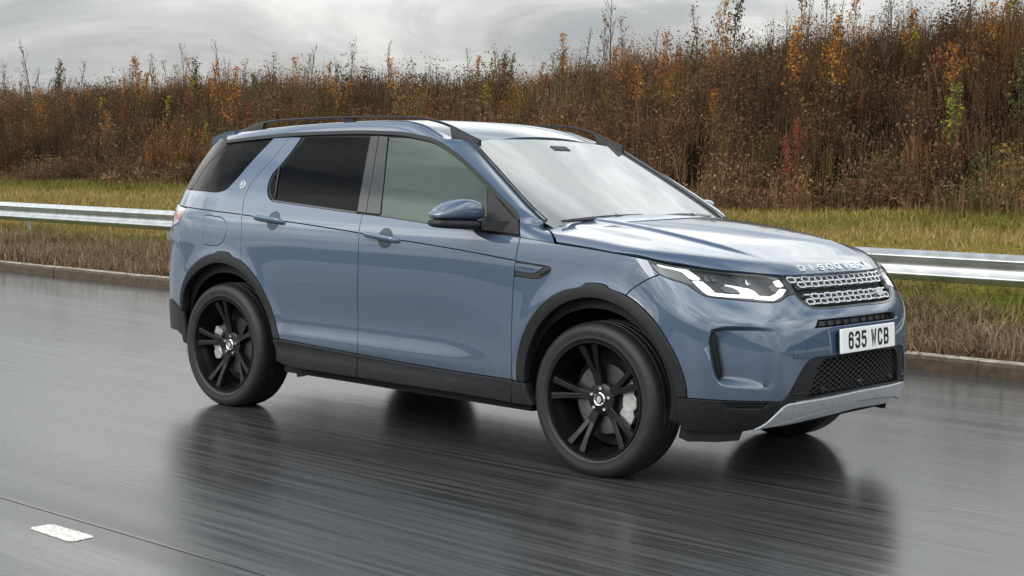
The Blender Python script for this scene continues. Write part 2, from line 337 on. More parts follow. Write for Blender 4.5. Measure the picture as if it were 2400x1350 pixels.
# ---- land
M_GROUND = mat('field_grass', (.060, .065, .022), .9, noise=(.3, .4))
gd = MB(); gd.add([(-2500, -2500, -.6), (2500, -2500, -.6), (2500, 2500, -.6), (-2500, 2500, -.6)], [(0, 1, 2, 3)]); tag(gd.build('ground', M_GROUND), kind='structure')
def verge_mat():
    m = bpy.data.materials.new('verge_soil_and_grass'); m.use_nodes = True; t = m.node_tree; b = t.nodes['Principled BSDF']; at_ = t.nodes.new('ShaderNodeVertexColor'); at_.layer_name = 'tint'
    n = t.nodes.new('ShaderNodeTexNoise'); n.inputs['Scale'].default_value = 9; n.inputs['Detail'].default_value = 7; tcn = t.nodes.new('ShaderNodeTexCoord'); t.links.new(tcn.outputs['Object'], n.inputs['Vector'])
    mxn = t.nodes.new('ShaderNodeMix'); mxn.data_type = 'RGBA'; mxn.blend_type = 'MULTIPLY'; mxn.inputs[0].default_value = 1; t.links.new(at_.outputs[0], mxn.inputs[6]); t.links.new(ramp(n.outputs[0], [(.3, (.5, .5, .5)), (.7, (1.35, 1.3, 1.2))], t), mxn.inputs[7])
    t.links.new(mxn.outputs[2], b.inputs['Base Color']); b.inputs['Roughness'].default_value = .95; b.inputs['Specular IOR Level'].default_value = 0; return m
M_VERGE = verge_mat()
xs = np.concatenate([np.arange(-170, -110, 4.), np.arange(-110, 20, .9), np.arange(20, 121, 4.)]); ws = np.concatenate([[4.0, 4.07, 4.3, 4.8, 5.3, 5.6, 6, 6.5, 7, 7.6, 8.2, 9, 10, 11.2, 12.5, 14, 16, 18, 20, 22, 23.8, 25.4], np.arange(26.6, 45, .95), [47, 52, 60, 80, 140, 400]])
X, Wd = np.meshgrid(xs, ws, indexing='ij'); Y = Wd + yl(X); Z = gz(X, Y); Z[:, :2] = [.05, .105]; Z[:, -1] = -.7
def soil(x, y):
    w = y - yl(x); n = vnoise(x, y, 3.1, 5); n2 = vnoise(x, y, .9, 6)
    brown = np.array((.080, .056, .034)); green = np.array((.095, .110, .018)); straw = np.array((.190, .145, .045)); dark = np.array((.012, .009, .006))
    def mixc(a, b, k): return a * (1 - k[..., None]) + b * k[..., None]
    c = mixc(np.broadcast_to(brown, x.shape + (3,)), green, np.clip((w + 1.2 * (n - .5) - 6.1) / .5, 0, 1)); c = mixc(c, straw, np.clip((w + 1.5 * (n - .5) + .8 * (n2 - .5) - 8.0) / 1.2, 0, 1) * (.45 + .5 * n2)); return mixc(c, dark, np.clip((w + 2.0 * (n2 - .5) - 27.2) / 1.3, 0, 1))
k_ = len(ws); I = np.arange((len(xs) - 1) * (k_ - 1)); a = I // (k_ - 1) * k_ + I % (k_ - 1)
F = np.stack([a, a + k_, a + k_ + 1, a + 1], 1)
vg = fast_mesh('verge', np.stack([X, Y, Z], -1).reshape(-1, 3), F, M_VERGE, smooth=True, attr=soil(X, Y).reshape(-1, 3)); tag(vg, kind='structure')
# far side of the carriageway, behind the camera
ws2 = np.array([-13, -13.4, -15, -18, -22, -27, -33, -45, -90, -400]); zs2 = np.array([-.02, .06, .15, .25, .8, 2.2, 3.1, 3.2, 2.6, -.7]); xs2 = np.arange(-170, 121, 6.)
X, Wd = np.meshgrid(xs2, ws2, indexing='ij'); Z = np.broadcast_to(zs2, X.shape) + .5 * np.clip((-Wd - 18) / 8, 0, 1) * (vnoise(X, Wd, 9, 8) - .5)
I = np.arange((len(xs2) - 1) * (len(ws2) - 1)); k_ = len(ws2); a = I // (k_ - 1) * k_ + I % (k_ - 1)
tag(fast_mesh('terrain', np.stack([X, Wd, Z], -1).reshape(-1, 3), np.stack([a, a + 1, a + k_ + 1, a + k_], 1), mat('rough_grass_bank', (.060, .058, .024), .95, noise=(.8, .5)), smooth=True), kind='structure')
# ---- plant stuff: blades, stems and dead leaves
def leaf_mat(name, trans=.25):
    m = bpy.data.materials.new(name); m.use_nodes = True; t = m.node_tree; b = t.nodes['Principled BSDF']; at_ = t.nodes.new('ShaderNodeVertexColor'); at_.layer_name = 'tint'; t.links.new(at_.outputs[0], b.inputs['Base Color']); b.inputs['Roughness'].default_value = .75; b.inputs['Specular IOR Level'].default_value = .25
    tr = t.nodes.new('ShaderNodeBsdfTranslucent'); t.links.new(at_.outputs[0], tr.inputs[0]); mxs = t.nodes.new('ShaderNodeMixShader'); mxs.inputs[0].default_value = trans; t.links.new(b.outputs[0], mxs.inputs[1]); t.links.new(tr.outputs[0], mxs.inputs[2]); t.links.new(mxs.outputs[0], t.nodes['Material Output'].inputs[0]); return m
M_PLANT = leaf_mat('dry_plant')
def tufts(n_blade, P, hgt, spread, width, col, lean=.5, jit=.25):
    """P (n,3) roots, hgt (n,), col (n,3): every root grows n_blade tapering blades of two triangles"""
    n = len(P); rep = lambda a: np.repeat(a, n_blade, 0); m = n * n_blade
    root = rep(P) + np.concatenate([rng.normal(0, 1, (m, 2)) * spread, np.zeros((m, 1))], 1); h = rep(hgt) * rng.uniform(.55, 1.1, m); ang = rng.uniform(0, 2 * np.pi, m); ln = np.abs(rng.normal(0, lean, m))
    d = np.stack([np.cos(ang) * ln, np.sin(ang) * ln, np.ones(m)], 1); side = np.stack([-np.sin(ang + rng.normal(0, .8, m)), np.cos(ang), np.zeros(m)], 1); w = width * rng.uniform(.6, 1.4, m)[:, None]
    mid = root + d * (h * .55)[:, None]; tip = root + d * h[:, None] + np.stack([np.cos(ang) * ln * h * .35, np.sin(ang) * ln * h * .35, -ln * h * .25], 1)
    V = np.stack([root - side * w, root + side * w, mid + side * w * .7, mid - side * w * .7, tip], 1).reshape(-1, 3); b = np.arange(m)[:, None] * 5
    F = np.concatenate([b + [0, 1, 2], b + [0, 2, 3], b + [3, 2, 4]], 0); c = np.clip(rep(col) * (1 + rng.normal(0, jit, (m, 1))), .004, 1)
    return V, F, np.repeat(c, 5, 0)
def leaves(P, size, col, jit=.3):
    m = len(P); a = rng.normal(0, 1, (m, 3)); a /= np.linalg.norm(a, axis=1)[:, None]; b = np.cross(a, rng.normal(0, 1, (m, 3))); b /= np.linalg.norm(b, axis=1)[:, None]; s = (size * rng.uniform(.5, 1.4, m))[:, None]
    V = np.stack([P - a * s, P + b * s * .55, P + a * s, P - b * s * .55], 1).reshape(-1, 3); k = np.arange(m)[:, None] * 4
    return V, np.concatenate([k + [0, 1, 2], k + [0, 2, 3]], 0), np.repeat(np.clip(col * (1 + rng.normal(0, jit, (m, 1))), .004, 1), 4, 0)
def merge(*sets):
    V = []; F = []; Cc = []; b = 0
    for v, f, c in sets: V.append(v); F.append(f + b); Cc.append(c); b += len(v)
    return np.concatenate(V), np.concatenate(F), np.concatenate(Cc)
def scatter(n, xa, xb, wa, wb):
    x = rng.uniform(xa, xb, n); w = rng.uniform(wa, wb, n); y = w + yl(x); return np.stack([x, y, gz(x, y) - .01], 1), w
# grass of the verge
for nn, xa, xb, wa, wb, sz in ((20000, -52, 6, 6.0, 13, 1.0), (26000, -92, 0, 12.5, 27.6, 1.6)):
    P, w = scatter(nn, xa, xb, wa, wb); n1_ = vnoise(P[:, 0], P[:, 1], 2.6 * sz, 9); keep = (w > 7.0) | (n1_ > .35); P, w, n1_ = P[keep], w[keep], n1_[keep]
    k = np.clip((n1_ - .45) * 3 + rng.normal(0, .25, len(P)) + (w < 8.6) * .7, 0, 1)[:, None]; col = np.array((.285, .200, .070)) * (1 - k) + np.array((.135, .135, .026)) * k
    v, f, c = tufts(4, P, (.09 + .11 * n1_) * sz, .06 * sz, .007 * sz, col, .5); v = v if nn == 20000 else v
    if nn == 20000: vA, fA, cA = v, f, c
v, f, c = merge((vA, fA, cA), (v, f, c)); tag(fast_mesh('verge_grass', v, f, M_PLANT, attr=c), 'yellow and green grass covering the verge round the guardrail', 'grass', kind='stuff')
# dead growth between the road and the guardrail
P, w = scatter(14000, -48, 6, 4.08, 6.9); n2_ = vnoise(P[:, 0], P[:, 1], 1.1, 12); keep = n2_ + .3 * (w < 6.0) > .36; P, w, n2_ = P[keep], w[keep], n2_[keep]
col = np.array((.190, .132, .080)) * (.55 + .9 * rng.random((len(P), 1))) * np.array((1, .96, .92)); v, f, c = tufts(5, P, .10 + .28 * n2_ * rng.random(len(P)) + .04, .07, .006, col, .9)
tag(fast_mesh('dead_grass', v, f, M_PLANT, attr=c), 'tangled brown dead grass along the road edge in front of the guardrail', 'dead grass', kind='stuff')
# scrub on the bank: bushes of many sizes, each a dome of stems and dead leaves
pal = np.array([(.115, .066, .036), (.150, .090, .050), (.165, .112, .066), (.070, .044, .026), (.125, .088, .034), (.075, .082, .024), (.210, .092, .028), (.240, .150, .045)])
NC = 3600; Cx = rng.uniform(-78, 14, NC); Cw = 13.7 + (23.6 - 13.7) * rng.random(NC); Cr = rng.gamma(3.0, .12, NC) + .12; Cn = vnoise(Cx, Cw, 4.5, 21)
Ch = np.clip(.30 + 1.0 * Cr * rng.uniform(.7, 1.5, NC), .3, 1.35) * np.clip((Cw - 12.6) / 2.6, .35, 1); ci = rng.choice(8, NC, p=[.24, .22, .15, .13, .10, .07, .06, .03]); low_ = Cw < 15.0; ci[low_ & (rng.random(NC) < .35)] = 2
Cc = pal[ci] * np.array((.80, .70, .62)) * (.62 + .85 * Cn[:, None]) * rng.uniform(.65, 1.35, (NC, 1)); BS = 1.65; cnt = np.clip((Cr * 34).astype(int) + 4, 5, 30)
own = np.repeat(np.arange(NC), cnt); rr = np.sqrt(rng.random(len(own))) * Cr[own]; aa = rng.uniform(0, 6.283, len(own)); x_ = Cx[own] + rr * np.cos(aa); w_ = Cw[own] + rr * np.sin(aa) * .8; x_ = 4.14 + BS * (x_ - 4.14); w_ = BS * w_ + 4.08; y_ = w_ + yl(x_); P = np.stack([x_, y_, gz(x_, y_) - .02], 1)
hh = BS * Ch[own] * (1 - .62 * (rr / Cr[own]) ** 2) * rng.uniform(.75, 1.15, len(own)); col = Cc[own] * rng.uniform(.8, 1.2, (len(own), 1))
s1 = tufts(5, P, hh, .10, .012, col * .95, .24)
nl = 13; PP = np.repeat(P, nl, 0); hr_ = np.repeat(hh, nl); zz = (1 - .75 * rng.random(len(PP)) ** 1.6) * hr_; PP = PP + np.stack([rng.normal(0, .14, len(PP)), rng.normal(0, .14, len(PP)), zz], 1)
ls = np.repeat(rng.choice([.014, .020, .028, .038], NC, p=[.28, .36, .26, .10])[own], nl); ls *= BS * .95
s2 = leaves(PP, ls, np.repeat(col, nl, 0) * (.55 + .65 * (zz / np.maximum(hr_, .01)))[:, None] ** 0 * 1.15)
v, f, c = merge(s1, s2); tag(fast_mesh('bank_scrub', v, f, M_PLANT, attr=c), 'dense brown dead scrub covering the whole bank', 'scrub', kind='stuff')
# ---- saplings and coloured shrubs: each one a thing with trunk and crown
M_BARK = mat('thin_grey_brown_bark', (.060, .047, .038), .85, noise=(20, .3))
def sapling_mesh(h, nbr, nleaf, cols, leaf, seed, width=.26, low=.12):
    g_ = np.random.default_rng(seed); random.seed(seed); mb = MB(); tips = []
    bend = g_.normal(0, .04, 2); tr = [Vector((bend[0] * u * u * h, bend[1] * u * u * h, u * h)) for u in np.linspace(0, 1, 6)]; mb.tube(tr, [.014 * h / 1.6 * (1 - .85 * u) + .002 for u in np.linspace(0, 1, 6)], 4, False)
    for i in range(nbr):
        u = low + (1 - low) * (i + g_.random()) / nbr * .95; p = Vector((bend[0] * u * u * h, bend[1] * u * u * h, u * h)); a = g_.uniform(0, 6.28); ln = h * width * (1.15 - u * .9) * g_.uniform(.6, 1.2); el = g_.uniform(.9, 1.25)
        dv = Vector((math.cos(a) * math.cos(el), math.sin(a) * math.cos(el), math.sin(el))); q = [p, p + dv * ln * .5 + Vector((0, 0, .02 * h)), p + dv * ln + Vector((0, 0, .07 * h))]; mb.tube(q, [.0055, .004, .002], 3, False)
        for s in np.linspace(.25, 1, 4): tips.append(np.array(q[0].lerp(q[2], s)))
        for _ in range(2):
            b0 = q[0].lerp(q[2], g_.uniform(.3, .9)); a2 = a + g_.normal(0, .9); q2 = b0 + Vector((math.cos(a2) * .4, math.sin(a2) * .4, .9)) * ln * .45; mb.tube([b0, q2], [.003, .0015], 3, False); tips.append(np.array(q2))
    me_t = bpy.data.meshes.new('trunk'); me_t.from_pydata([tuple(v_) for v_ in mb.v], [], mb.f); me_t.materials.append(M_BARK)
    tips = np.array(tips); P_ = tips[g_.integers(0, len(tips), nleaf)] + g_.normal(0, .035 * h / 1.5, (nleaf, 3)); cc = np.array(cols)[g_.integers(0, len(cols), nleaf)]
    v_, f_, c_ = leaves(P_, leaf, cc, .25); o = fast_mesh('crown', v_, f_, M_PLANT, attr=c_); me_c = o.data; bpy.data.objects.remove(o)
    return me_t, me_c
BROWN = [(.10, .062, .034), (.13, .085, .05), (.07, .05, .03)]; ORANGE = [(.42, .165, .022), (.34, .125, .02), (.24, .095, .022), (.46, .22, .03)]; YELLOW = [(.36, .27, .018), (.30, .26, .02), (.22, .22, .02)]; GREEN = [(.075, .095, .02), (.11, .12, .02), (.055, .07, .02)]; RED = [(.24, .060, .022), (.19, .055, .022), (.28, .09, .03)]; LIME = [(.20, .24, .03), (.15, .19, .025), (.26, .26, .03)]; OLIVE = [(.10, .11, .028), (.14, .13, .03), (.075, .075, .025)]
KIND = {'bare': [sapling_mesh(1.9, 15, 60, BROWN, .022, 100 + i, .24) for i in range(4)], 'sparse': [sapling_mesh(1.7, 15, 150, BROWN + ORANGE[1:3], .026, 200 + i, .26) for i in range(3)], 'dark': [sapling_mesh(1.5, 14, 330, GREEN + BROWN, .034, 300 + i, .30) for i in range(2)],
        'orange': [sapling_mesh(1.5, 16, 330, ORANGE, .030, 400 + i, .30, .05) for i in range(3)], 'yellow': [sapling_mesh(1.1, 13, 240, YELLOW, .030, 500 + i, .36, .05) for i in range(2)], 'red': [sapling_mesh(1.1, 13, 280, RED, .030, 600 + i, .36, .05) for i in range(2)],
        'lime': [sapling_mesh(1.2, 13, 260, LIME, .032, 700, .36, .05)], 'olive': [sapling_mesh(1.2, 14, 300, OLIVE, .032, 800, .36, .05)], 'green': [sapling_mesh(1.2, 14, 300, GREEN, .032, 900, .36, .05)]}
def grow(name, kind, x, y, s, rz, label, cat, group=None, dz=-.05):
    w_ = y - yl(x); x = 4.14 + BS * (x - 4.14); y = BS * w_ + 4.08 + yl(x); s *= BS; dz *= BS
    e = empty(name, (x, y, float(gz(x, y)) + dz), label, cat, group); e.rotation_euler = (rng.normal(0, .05), rng.normal(0, .05), rz); e.scale = (s, s, s)
    a_, b_ = random.choice(KIND[kind]); link(bpy.data.objects.new('trunk', a_), e); link(bpy.data.objects.new('crown', b_), e); return e
SKY_G = {'bare': 'bare saplings along the skyline', 'sparse': 'thinly leaved saplings along the skyline', 'dark': 'dark leafy saplings along the skyline', 'orange': 'orange saplings along the skyline'}
SKY_L = {'bare': 'thin bare sapling on the crest of the bank', 'sparse': 'thin sapling with few brown leaves on the crest', 'dark': 'dark leafy sapling on the crest of the bank', 'orange': 'orange leaved sapling on the crest of the bank'}
x = -52.0
while x < 1:
    right = x > -13.5
    kind = rng.choice(['bare', 'sparse', 'dark', 'orange'], p=[.40, .34, .16, .10] if not right else [.30, .30, .10, .30])
    s = (.45 + .55 * rng.random() ** 1.5) * (1.15 if right else 1.05)
    if rng.random() < .12: s *= 1.25
    w = rng.uniform(19.0, 22.6); zn = 'left of the car' if x < -28 else 'above the car roof' if x < -15 else 'above the bonnet' if x < -9.5 else 'above the guardrail at right'; grow('sapling', kind, x, w + yl(x), s, rng.uniform(0, 6.28), SKY_L[kind] + ' ' + zn, 'sapling', SKY_G[kind] + ' ' + zn); x += rng.exponential(.22) + .06
for kind, x, y, s, lab in [('orange', -34.4, 16.9, .8, 'orange shrub on the bank at the far left edge'), ('orange', -33.5, 19.6, 1.0, 'orange shrub just below the crest on the left of the bank'), ('yellow', -32.3, 17.5, .7, 'small yellow shrub on the left half of the bank, left of the orange ones'), ('orange', -30.5, 19.4, .9, 'brownish orange shrub high on the left of the bank'), ('orange', -28.1, 18.2, 1.0, 'orange shrub on the bank above the left of the car roof'),
                            ('orange', -25.7, 17.0, 1.1, 'bright orange shrub on the bank just left of the roof rail'), ('yellow', -25.8, 16.3, .5, 'small yellow shrub on the bank beside the rear spoiler'), ('green', -27.0, 18.7, .9, 'green shrub on the bank above the rear spoiler'), ('orange', -24.9, 19.5, .8, 'orange shrub near the crest above the rear door'), ('orange', -21.8, 18.9, .9, 'orange shrub high on the bank above the front door'),
                            ('yellow', -18.5, 18.6, .6, 'small yellow green shrub on the bank above the windscreen'), ('yellow', -20.4, 20.9, .8, 'yellow shrub on the crest above the windscreen'), ('olive', -18.8, 19.7, .9, 'olive shrub on the bank above the windscreen'), ('orange', -17.4, 19.9, .9, 'orange shrub near the crest above the far roof rail'), ('orange', -13.6, 20.7, 1.0, 'tall orange shrub at the crest right of the roof'),
                            ('orange', -9.8, 17.3, 1.0, 'left one of two orange shrubs on the bank above the bonnet'), ('orange', -8.9, 17.2, 1.1, 'right one of two orange shrubs on the bank above the bonnet'), ('red', -8.1, 14.3, .8, 'rust red shrub low on the bank behind the windscreen pillar'), ('red', -8.5, 15.3, .8, 'rust red shrub on the bank above the other rust red shrub'), ('orange', -10.3, 20.3, .8, 'orange shrub under the crest above the bonnet'),
                            ('yellow', -8.3, 18.9, .7, 'yellow shrub high on the right half of the bank'), ('lime', -6.0, 15.8, .9, 'lime green shrub on the bank above the guardrail at right'), ('lime', -7.2, 20.8, 1.0, 'lime green shrub at the crest near the right edge'), ('olive', -5.3, 16.6, 1.0, 'olive green shrub on the bank at the right edge'), ('red', -7.4, 17.9, .7, 'rust red shrub in the middle of the bank at right')]:
    grow('shrub', kind, x, y, s, rng.uniform(0, 6.28), lab, 'shrub', dz=.12)
ZN = lambda x: 'left of the car' if x < -28 else 'above the car roof' if x < -15 else 'above the bonnet' if x < -9.5 else 'above the guardrail at right'
for i in range(64):
    x = rng.uniform(-50, -1); w = rng.uniform(15.6, 20.0); kind = rng.choice(['orange', 'red', 'olive', 'sparse', 'yellow'], p=[.36, .16, .20, .22, .06]); cn = {'orange': 'orange', 'red': 'rust red', 'olive': 'olive green', 'sparse': 'thin brown', 'yellow': 'yellow'}[kind]
    grow('shrub', kind, x, w + yl(x), rng.uniform(.35, .75), rng.uniform(0, 6.28), f'small {cn} bush half hidden in the scrub {ZN(x)}', 'shrub', f'small {cn} bushes in the scrub {ZN(x)}', dz=.15)
# ---- guardrail
M_GALV = mat('galvanised_steel', (.48, .50, .51), .38, .8, noise=(6, .12)); M_BOLT = mat('zinc_bolt', (.4, .41, .42), .4, .9)
rail = empty('guardrail', (-3.1, 7.7, .16), 'galvanised steel guardrail with a wavy beam along the grass verge', 'guardrail'); rinv = Matrix.Translation((3.1, -7.7, -.16))
pf = [(.004, .700), (-.004, .704), (-.018, .694), (-.030, .672), (-.078, .650), (-.084, .636), (-.078, .622), (-.026, .592), (-.018, .548), (-.026, .504), (-.078, .474), (-.084, .460), (-.078, .446), (-.030, .424), (-.018, .402), (-.004, .392), (.004, .396)]
pf = [(d_, .55 + (z_ - .55) * 1.0) for d_, z_ in pf]; pfi = [(d_ + .004, z_) for d_, z_ in pf]
def zoff(x): return .004 * x * 0
xs = [-3.1 + 4 * i for i in range(-20, 10)]
for xa in xs:
    mb = MB(); V = []; n = len(pf); st_ = [xa - .16, xa + 2, xa + 4.0]
    for xx in st_:
        o_ = -.004 if xx == st_[0] else 0
        V += [(xx, 7.7 + yl(xx) + d_ + o_, z_ + .012) for d_, z_ in pf] + [(xx, 7.7 + yl(xx) + d_ + o_, z_ + .012) for d_, z_ in pfi[::-1]]
    m2 = 2 * n; Fq = [(i * m2 + q, i * m2 + (q + 1) % m2, (i + 1) * m2 + (q + 1) % m2, (i + 1) * m2 + q) for i in range(2) for q in range(m2)]
    mb.add(V, [f_[::-1] for f_ in Fq]); o = mb.build('beam_section', M_GALV, rail, True, angle=70); o.matrix_parent_inverse = rinv
    yp = 7.7 + yl(xa); g0 = float(gz(xa, yp + .05))
    mb = MB(); mb.box((xa, yp + .075, (g0 - .2 + .69) / 2), (.11, .006, .69 - g0 + .2)); mb.box((xa - .055, yp + .105, (g0 - .2 + .69) / 2), (.006, .06, .69 - g0 + .2)); mb.box((xa + .055, yp + .045, (g0 - .2 + .69) / 2), (.006, .06, .69 - g0 + .2)); o = mb.build('post', M_GALV, rail); o.matrix_parent_inverse = rinv
    for zb in (.650, .470, .560):
        for dx in (-.10, .04):
            mb = MB(); mb.lathe([(0, -.012), (.014, -.010), (.018, 0)], seg=8, c=(xa + dx, yp + (-.076 if zb != .560 else -.018), zb)); o = mb.build('bolt', M_BOLT, rail, True); o.matrix_parent_inverse = rinv

# ---------- car surfaces (car frame = world frame: x forward, y left, z up, front axle at x=0) ----------
def spl(xs, ys):
    """natural-ish C1 monotone (pchip) interpolant, returns vectorised f"""
    x=np.asarray(xs,float); y=np.asarray(ys,float); h=np.diff(x); d=np.diff(y)/h
    m=np.zeros_like(y)
    m[1:-1]=np.where(d[:-1]*d[1:]>0, 3*(h[:-1]+h[1:])/((2*h[1:]+h[:-1])/np.where(d[:-1]==0,1,d[:-1])+(h[1:]+2*h[:-1])/np.where(d[1:]==0,1,d[1:])),0)
    m[0]=d[0]; m[-1]=d[-1]
    def f(q):
        q=np.asarray(q,float); i=np.clip(np.searchsorted(x,q)-1,0,len(h)-1)
        t=(q-x[i])/h[i]; tt=np.clip(t,0,1)
        v=(1+2*tt)*(1-tt)**2*y[i]+tt*(1-tt)**2*h[i]*m[i]+tt*tt*(3-2*tt)*y[i+1]+tt*tt*(tt-1)*h[i]*m[i+1]
        return v+np.where(t<0,t*h[i]*m[i],0)+np.where(t>1,(t-1)*h[i]*m[i+1],0)
    return f
def cub(xs,ys):
    """natural cubic spline (C2)"""
    x=np.asarray(xs,float); y=np.asarray(ys,float); n=len(x); h=np.diff(x)
    A=np.zeros((n,n)); b=np.zeros(n); A[0,0]=A[-1,-1]=1
    for i in range(1,n-1):
        A[i,i-1]=h[i-1];A[i,i]=2*(h[i-1]+h[i]);A[i,i+1]=h[i]; b[i]=6*((y[i+1]-y[i])/h[i]-(y[i]-y[i-1])/h[i-1])
    M=np.linalg.solve(A,b)
    def f(q):
        q=np.asarray(q,float); qc=np.clip(q,x[0],x[-1]); i=np.clip(np.searchsorted(x,qc)-1,0,n-2)
        a=(x[i+1]-qc);c=(qc-x[i])
        v=M[i]*a**3/(6*h[i])+M[i+1]*c**3/(6*h[i])+(y[i]/h[i]-M[i]*h[i]/6)*a+(y[i+1]/h[i]-M[i+1]*h[i]/6)*c
        s0=(y[1]-y[0])/h[0]-h[0]*M[1]/6; s1=(y[-1]-y[-2])/h[-1]+h[-1]*M[-2]/6
        return v+np.where(q<x[0],(q-x[0])*s0,0)+np.where(q>x[-1],(q-x[-1])*s1,0)
    return f
def sstep(a,b,x):
    t=np.clip((np.asarray(x,float)-a)/(b-a),0,1); return t*t*t*(t*(6*t-15)+10)
def smin(a,b,k):
    h=np.maximum(k-np.abs(a-b),0)/k; return np.minimum(a,b)-h*h*h*k/6
# plan curve of the lower body, half (y>0 here, sign applied later): t = arc length-like
PL=np.array([(.886,0),(.886,.14),(.880,.28),(.862,.42),(.822,.57),(.748,.71),(.635,.83),(.49,.915),(.28,.951),(.0,.957),(-.5,.955),(-1.2,.954),(-2.0,.954),(-2.6,.953),(-2.95,.948),(-3.18,.921),(-3.345,.865),(-3.475,.765),(-3.57,.61),(-3.625,.42),(-3.65,.2),(-3.655,0)])
_T=np.concatenate([[0],np.cumsum(np.hypot(*np.diff(PL,axis=0).T))]); TMAX=_T[-1]
# mirror ends for zero slope at the centre line
_Tm=np.concatenate([-_T[2:0:-1],_T,2*TMAX-_T[-2:-4:-1]])
_Pm=np.concatenate([PL[2:0:-1]*[1,-1],PL,PL[-2:-4:-1]*[1,-1]])
_px=cub(_Tm,_Pm[:,0]); _py=cub(_Tm,_Pm[:,1])
# width of the side over height (door section), factor removed towards the ends
_w =cub([.10,.20,.28,.36,.50,.65,.76,.83,.90,.97,1.04,1.10,1.16,1.22,1.32,1.44,1.54,1.60,1.66],[.86,.905,.925,.936,.945,.9525,.9555,.9550,.9525,.9475,.939,.926,.905,.883,.842,.785,.731,.695,.650])
_sc=cub([.2,.36,.40,.43,.46,.50,.56,.62,.70,.80,.90,1.2],[0,.004,.010,.005,.004,.013,.024,.025,.017,.006,0,0])
_nF=cub([.15,.24,.32,.40,.50,.60,.70,.78,.86,.95,1.02,1.1],[-.16,-.09,-.045,-.022,-.012,-.011,-.022,-.042,-.085,-.152,-.225,-.33])
_nR=cub([.15,.25,.40,.55,.75,.95,1.1,1.2,1.25,1.4,1.55,1.66],[.10,.06,.02,.008,.006,.014,.038,.075,.10,.20,.34,.45])
def wrap(t,z):
    t,z=np.broadcast_arrays(np.asarray(t,float),np.asarray(z,float))
    x=_px(t); y=_py(t)
    af=sstep(.05,.78,x); ar=np.clip((-2.7-x)/.955,0,1.2)**1.7
    m=sstep(-2.6,-2.0,x)*sstep(-.22,-1.15,x)
    X=x+af*_nF(np.minimum(z,1.12))+ar*_nR(z)
    Y=y*_w(z)/.956-_sc(z)*m
    Y=Y-.05*np.clip((x+.9)/.6,0,1.3)**2*sstep(1.06,1.3,z)
    rf=np.sqrt(x*x+(z-.356)**2); rr=np.sqrt((x+2.741)**2+(z-.356)**2)
    Y=Y+.010*np.exp(-((rf-.50)/.06)**2)*sstep(.55,.30,x)+.010*np.exp(-((rr-.50)/.06)**2)*sstep(-3.3,-3.0,x)
    return np.stack([X,-Y,z],-1)      # right-hand side of the car
# windscreen: x over (y,z)
def screen(y,z):
    y,z=np.broadcast_arrays(np.asarray(y,float),np.asarray(z,float))
    x=-.33-1.66*(z-1.15)-.20*(z-1.15)**2-.13*y*y-.02*np.abs(y)**4
    return np.stack([x,y,z],-1)
# bonnet: z over (x,y)
_hc=cub([-.6,-.4,-.1,.2,.45,.62,.75],[1.195,1.185,1.165,1.128,1.078,1.034,.995])
_hy=cub([-.6,-.23,.10,.385,.583,.75],[.455,.487,.52,.505,.445,.36])
_hw=cub([-.6,-.3,.0,.12,.22,.30,.40,.50,.60,.80],[.930,.931,.932,.930,.919,.900,.866,.832,.79,.67])
def hood(x,y):
    x,y=np.broadcast_arrays(np.asarray(x,float),np.asarray(y,float))
    a=np.abs(y)
    T=_hc(x)-.030*(a/.7)**2 -.012*(a/.8)**4
    yc=_hy(x)
    T=T+.013*sstep(yc+.045,yc,a)*sstep(.66,.36,x)-.007*sstep(.30,.0,x)*sstep(yc+.14,yc+.24,a)
    S=1.03+(_hw(x)-a)*2.6
    F=.955+(.752-.15*y*y-.48*a**4-x)*1.3
    z=smin(smin(T,S,.16),F,.09)
    return np.stack([x,y,z],-1)
# roof: z over (x,y)
_rc=cub([-3.2,-2.8,-2.3,-1.8,-1.45,-1.25,-1.1,-.95],[1.60,1.635,1.665,1.68,1.674,1.649,1.598,1.525])
def roof(x,y):
    x,y=np.broadcast_arrays(np.asarray(x,float),np.asarray(y,float))
    a=np.abs(y); T=_rc(x)-(.016+.05*sstep(-1.6,-1.1,x))*(a/.6)**2.2
    S=1.60+(.705-.11*np.clip((-2.35-x)/1.0,0,2)**2.2-a)*1.6
    return np.stack([x,y,smin(T,S,.07)],-1)
SURF=dict(wrap=wrap,screen=screen,hood=hood,roof=roof)
RANGE=dict(wrap=((0,TMAX),(.12,1.64)),screen=((-.85,.85),(1.0,1.72)),hood=((-.6,.95),(-.95,.95)),roof=((-3.3,-.85),(-.75,.75)))

